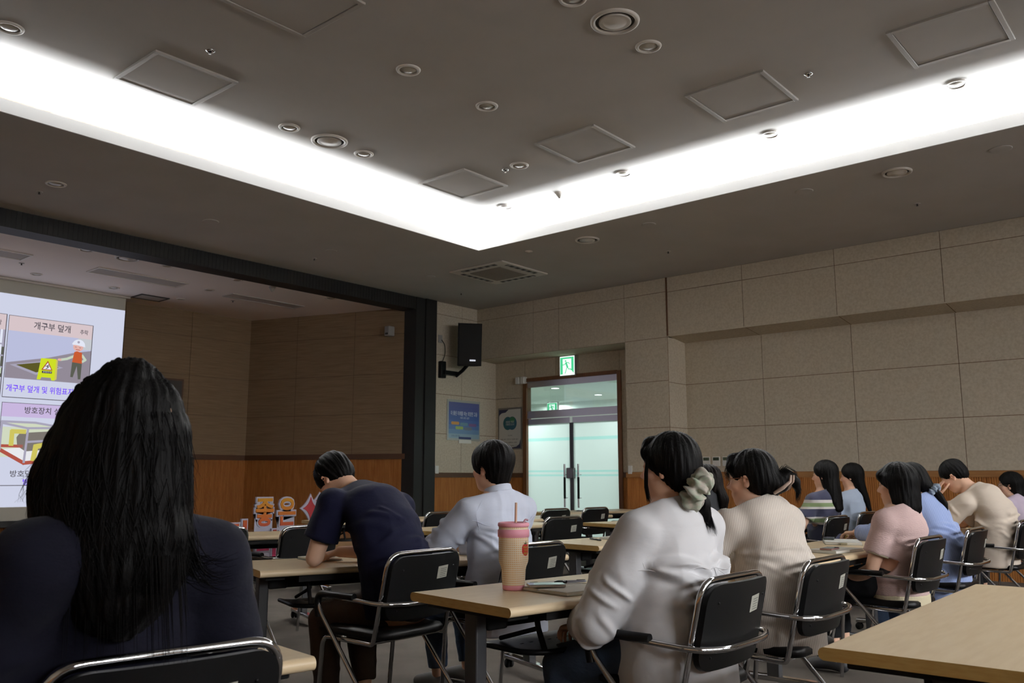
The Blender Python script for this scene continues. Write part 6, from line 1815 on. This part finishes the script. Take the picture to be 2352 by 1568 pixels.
# --- woman with glasses at the right edge
def cast_edge():
    cl = cloth('lilac_top', (206, 190, 208), .9)
    sp = [(0, 0, .55, .16, .115), (0, .0, .70, .145, .105), (0, .01, .84, .158, .110), (0, .02, .92, .150, .09), (0, .03, .97, .08, .066)]
    ar = dict(L=[(-.16, .05, .90), (-.22, .2, .765), (-.1, .42, .765)], R=[(.16, .0, .90), (.22, .2, .765), (.1, .42, .765)])
    o, H = person('woman with glasses and long black hair at the right photo edge, lilac top', (9.75, 1.83), 0, sp, ar, head=((0, .055, 1.095), 10, 0, 0), hs=.96, h=.0055)
    top('top', o, cl, sp, ar, .020, (1.5, 1.5), .46, .008, .01, folds(.1, .006, seed=71), neck=((0, .04, .985), (0, .5, 1)))
    trousers(o, black_cl); shoes(o, shoe_dark)
    Q = [Ell((0, -.02, .036), (.088, .108, .102)), Loft([(0, -.05, .02, .082, .075), (.0, -.06, -.06, .08, .07), (.0, -.085, -.16, .085, .05), (.02, -.10, -.26, .07, .035)], (1, 0, 0), .03), Ell((0, .118, -.05), (.066, .09, .105), k=.012, op='s'), Ell((0, .05, -.14), (.09, .07, .07), k=.012, op='s')]
    for q in (-1, 1): Q.append(Ell((q * .09, .02, -.03), (.024, .04, .05), k=.01, op='s'))
    hair_obj(o, xf(H, Q), H, .007, .003)
    glasses(o, H, .96, mat('silver_wire', (190, 180, 170), .2, metal=1.0))
cast_edge()

# --- woman in navy striped top
def cast_striped():
    N_, W_, G_ = (36, 38, 62), (210, 204, 200), (120, 138, 96)
    cl = stripes('navy_bands', [N_, W_, G_, W_, N_, W_, G_, W_, N_], 2, 1.0, .9, edges=[0, .745, .765, .80, .815, .885, .905, .940, .965])
    sp = [(0, 0, .56, .16, .115), (0, .0, .72, .145, .105), (0, .0, .88, .160, .11), (0, -.005, .97, .152, .09), (0, -.01, 1.03, .08, .066)]
    ar = dict(L=[(-.170, .03, .955), (-.26, .12, .71), (-.10, .36, .765)], R=[(.165, -.03, .955), (.285, .02, .75), (.16, .28, .76)])
    o, H = person('woman with long straight black hair in a navy top with white and green stripes', (8.08, 3.11), 0, sp, ar, head=((0, -.025, 1.195), 5, -2, 0), h=.0065)
    top('knit_top', o, cl, sp, ar, .022, (.62, .62), .46, .0075, .01, folds(.1, .005, seed=81), sleeve_off=.012, fat=1.0)
    trousers(o, black_cl); shoes(o, shoe_dark)
    Q = [Ell((0, -.018, .036), (.090, .112, .104)), Loft([(0, -.035, .03, .088, .088), (.003, -.045, -.06, .090, .086), (.008, -.060, -.15, .092, .076), (.012, -.080, -.24, .090, .058), (.015, -.100, -.31, .078, .034)], (1, 0, 0), .03), Ell((0, .12, -.05), (.066, .09, .105), k=.012, op='s'), Ell((0, .055, -.15), (.085, .068, .07), k=.012, op='s'),
         Ell((-.088, .03, -.035), (.022, .034, .045), k=.01, op='s')]
    hair_obj(o, xf(H, Q), H, .0065, .003)
cast_striped()
# --- woman in light blue shirt behind her
def cast_light_blue():
    cl = stripes('light_blue_stripe', [(196, 208, 226), (166, 182, 206)], (.3, -.95, .1), .012, .9)
    sp = [(0, 0, .56, .16, .115), (0, .0, .72, .145, .105), (0, -.01, .88, .158, .11), (0, -.02, .96, .150, .09), (0, -.02, 1.02, .08, .066)]
    ar = dict(L=[(-.16, .02, .945), (-.22, .16, .72), (-.10, .38, .765)], R=[(.165, -.05, .945), (.23, .06, .72), (.12, .3, .765)])
    o, H = person('woman with long black hair in a light blue shirt beyond the striped top', (9.20, 3.26), 0, sp, ar, head=((.0, -.03, 1.185), 8, -4, 0), h=.008)
    top('shirt', o, cl, sp, ar, .026, (1.7, 1.7), .46, .008, .016, folds(.09, .008, seed=91))
    trousers(o, black_cl); shoes(o, shoe_dark)
    Q = [Ell((0, -.018, .036), (.090, .112, .104)), Loft([(0, -.045, .02, .084, .08), (.01, -.06, -.07, .08, .065), (.03, -.085, -.17, .07, .045), (.055, -.11, -.27, .05, .03), (.075, -.125, -.36, .025, .015)], (1, 0, 0), .03), Ell((0, .118, -.05), (.066, .09, .105), k=.012, op='s'), Ell((0, .055, -.15), (.085, .068, .07), k=.012, op='s')]
    hair_obj(o, xf(H, Q), H, .007, .003)
cast_light_blue()
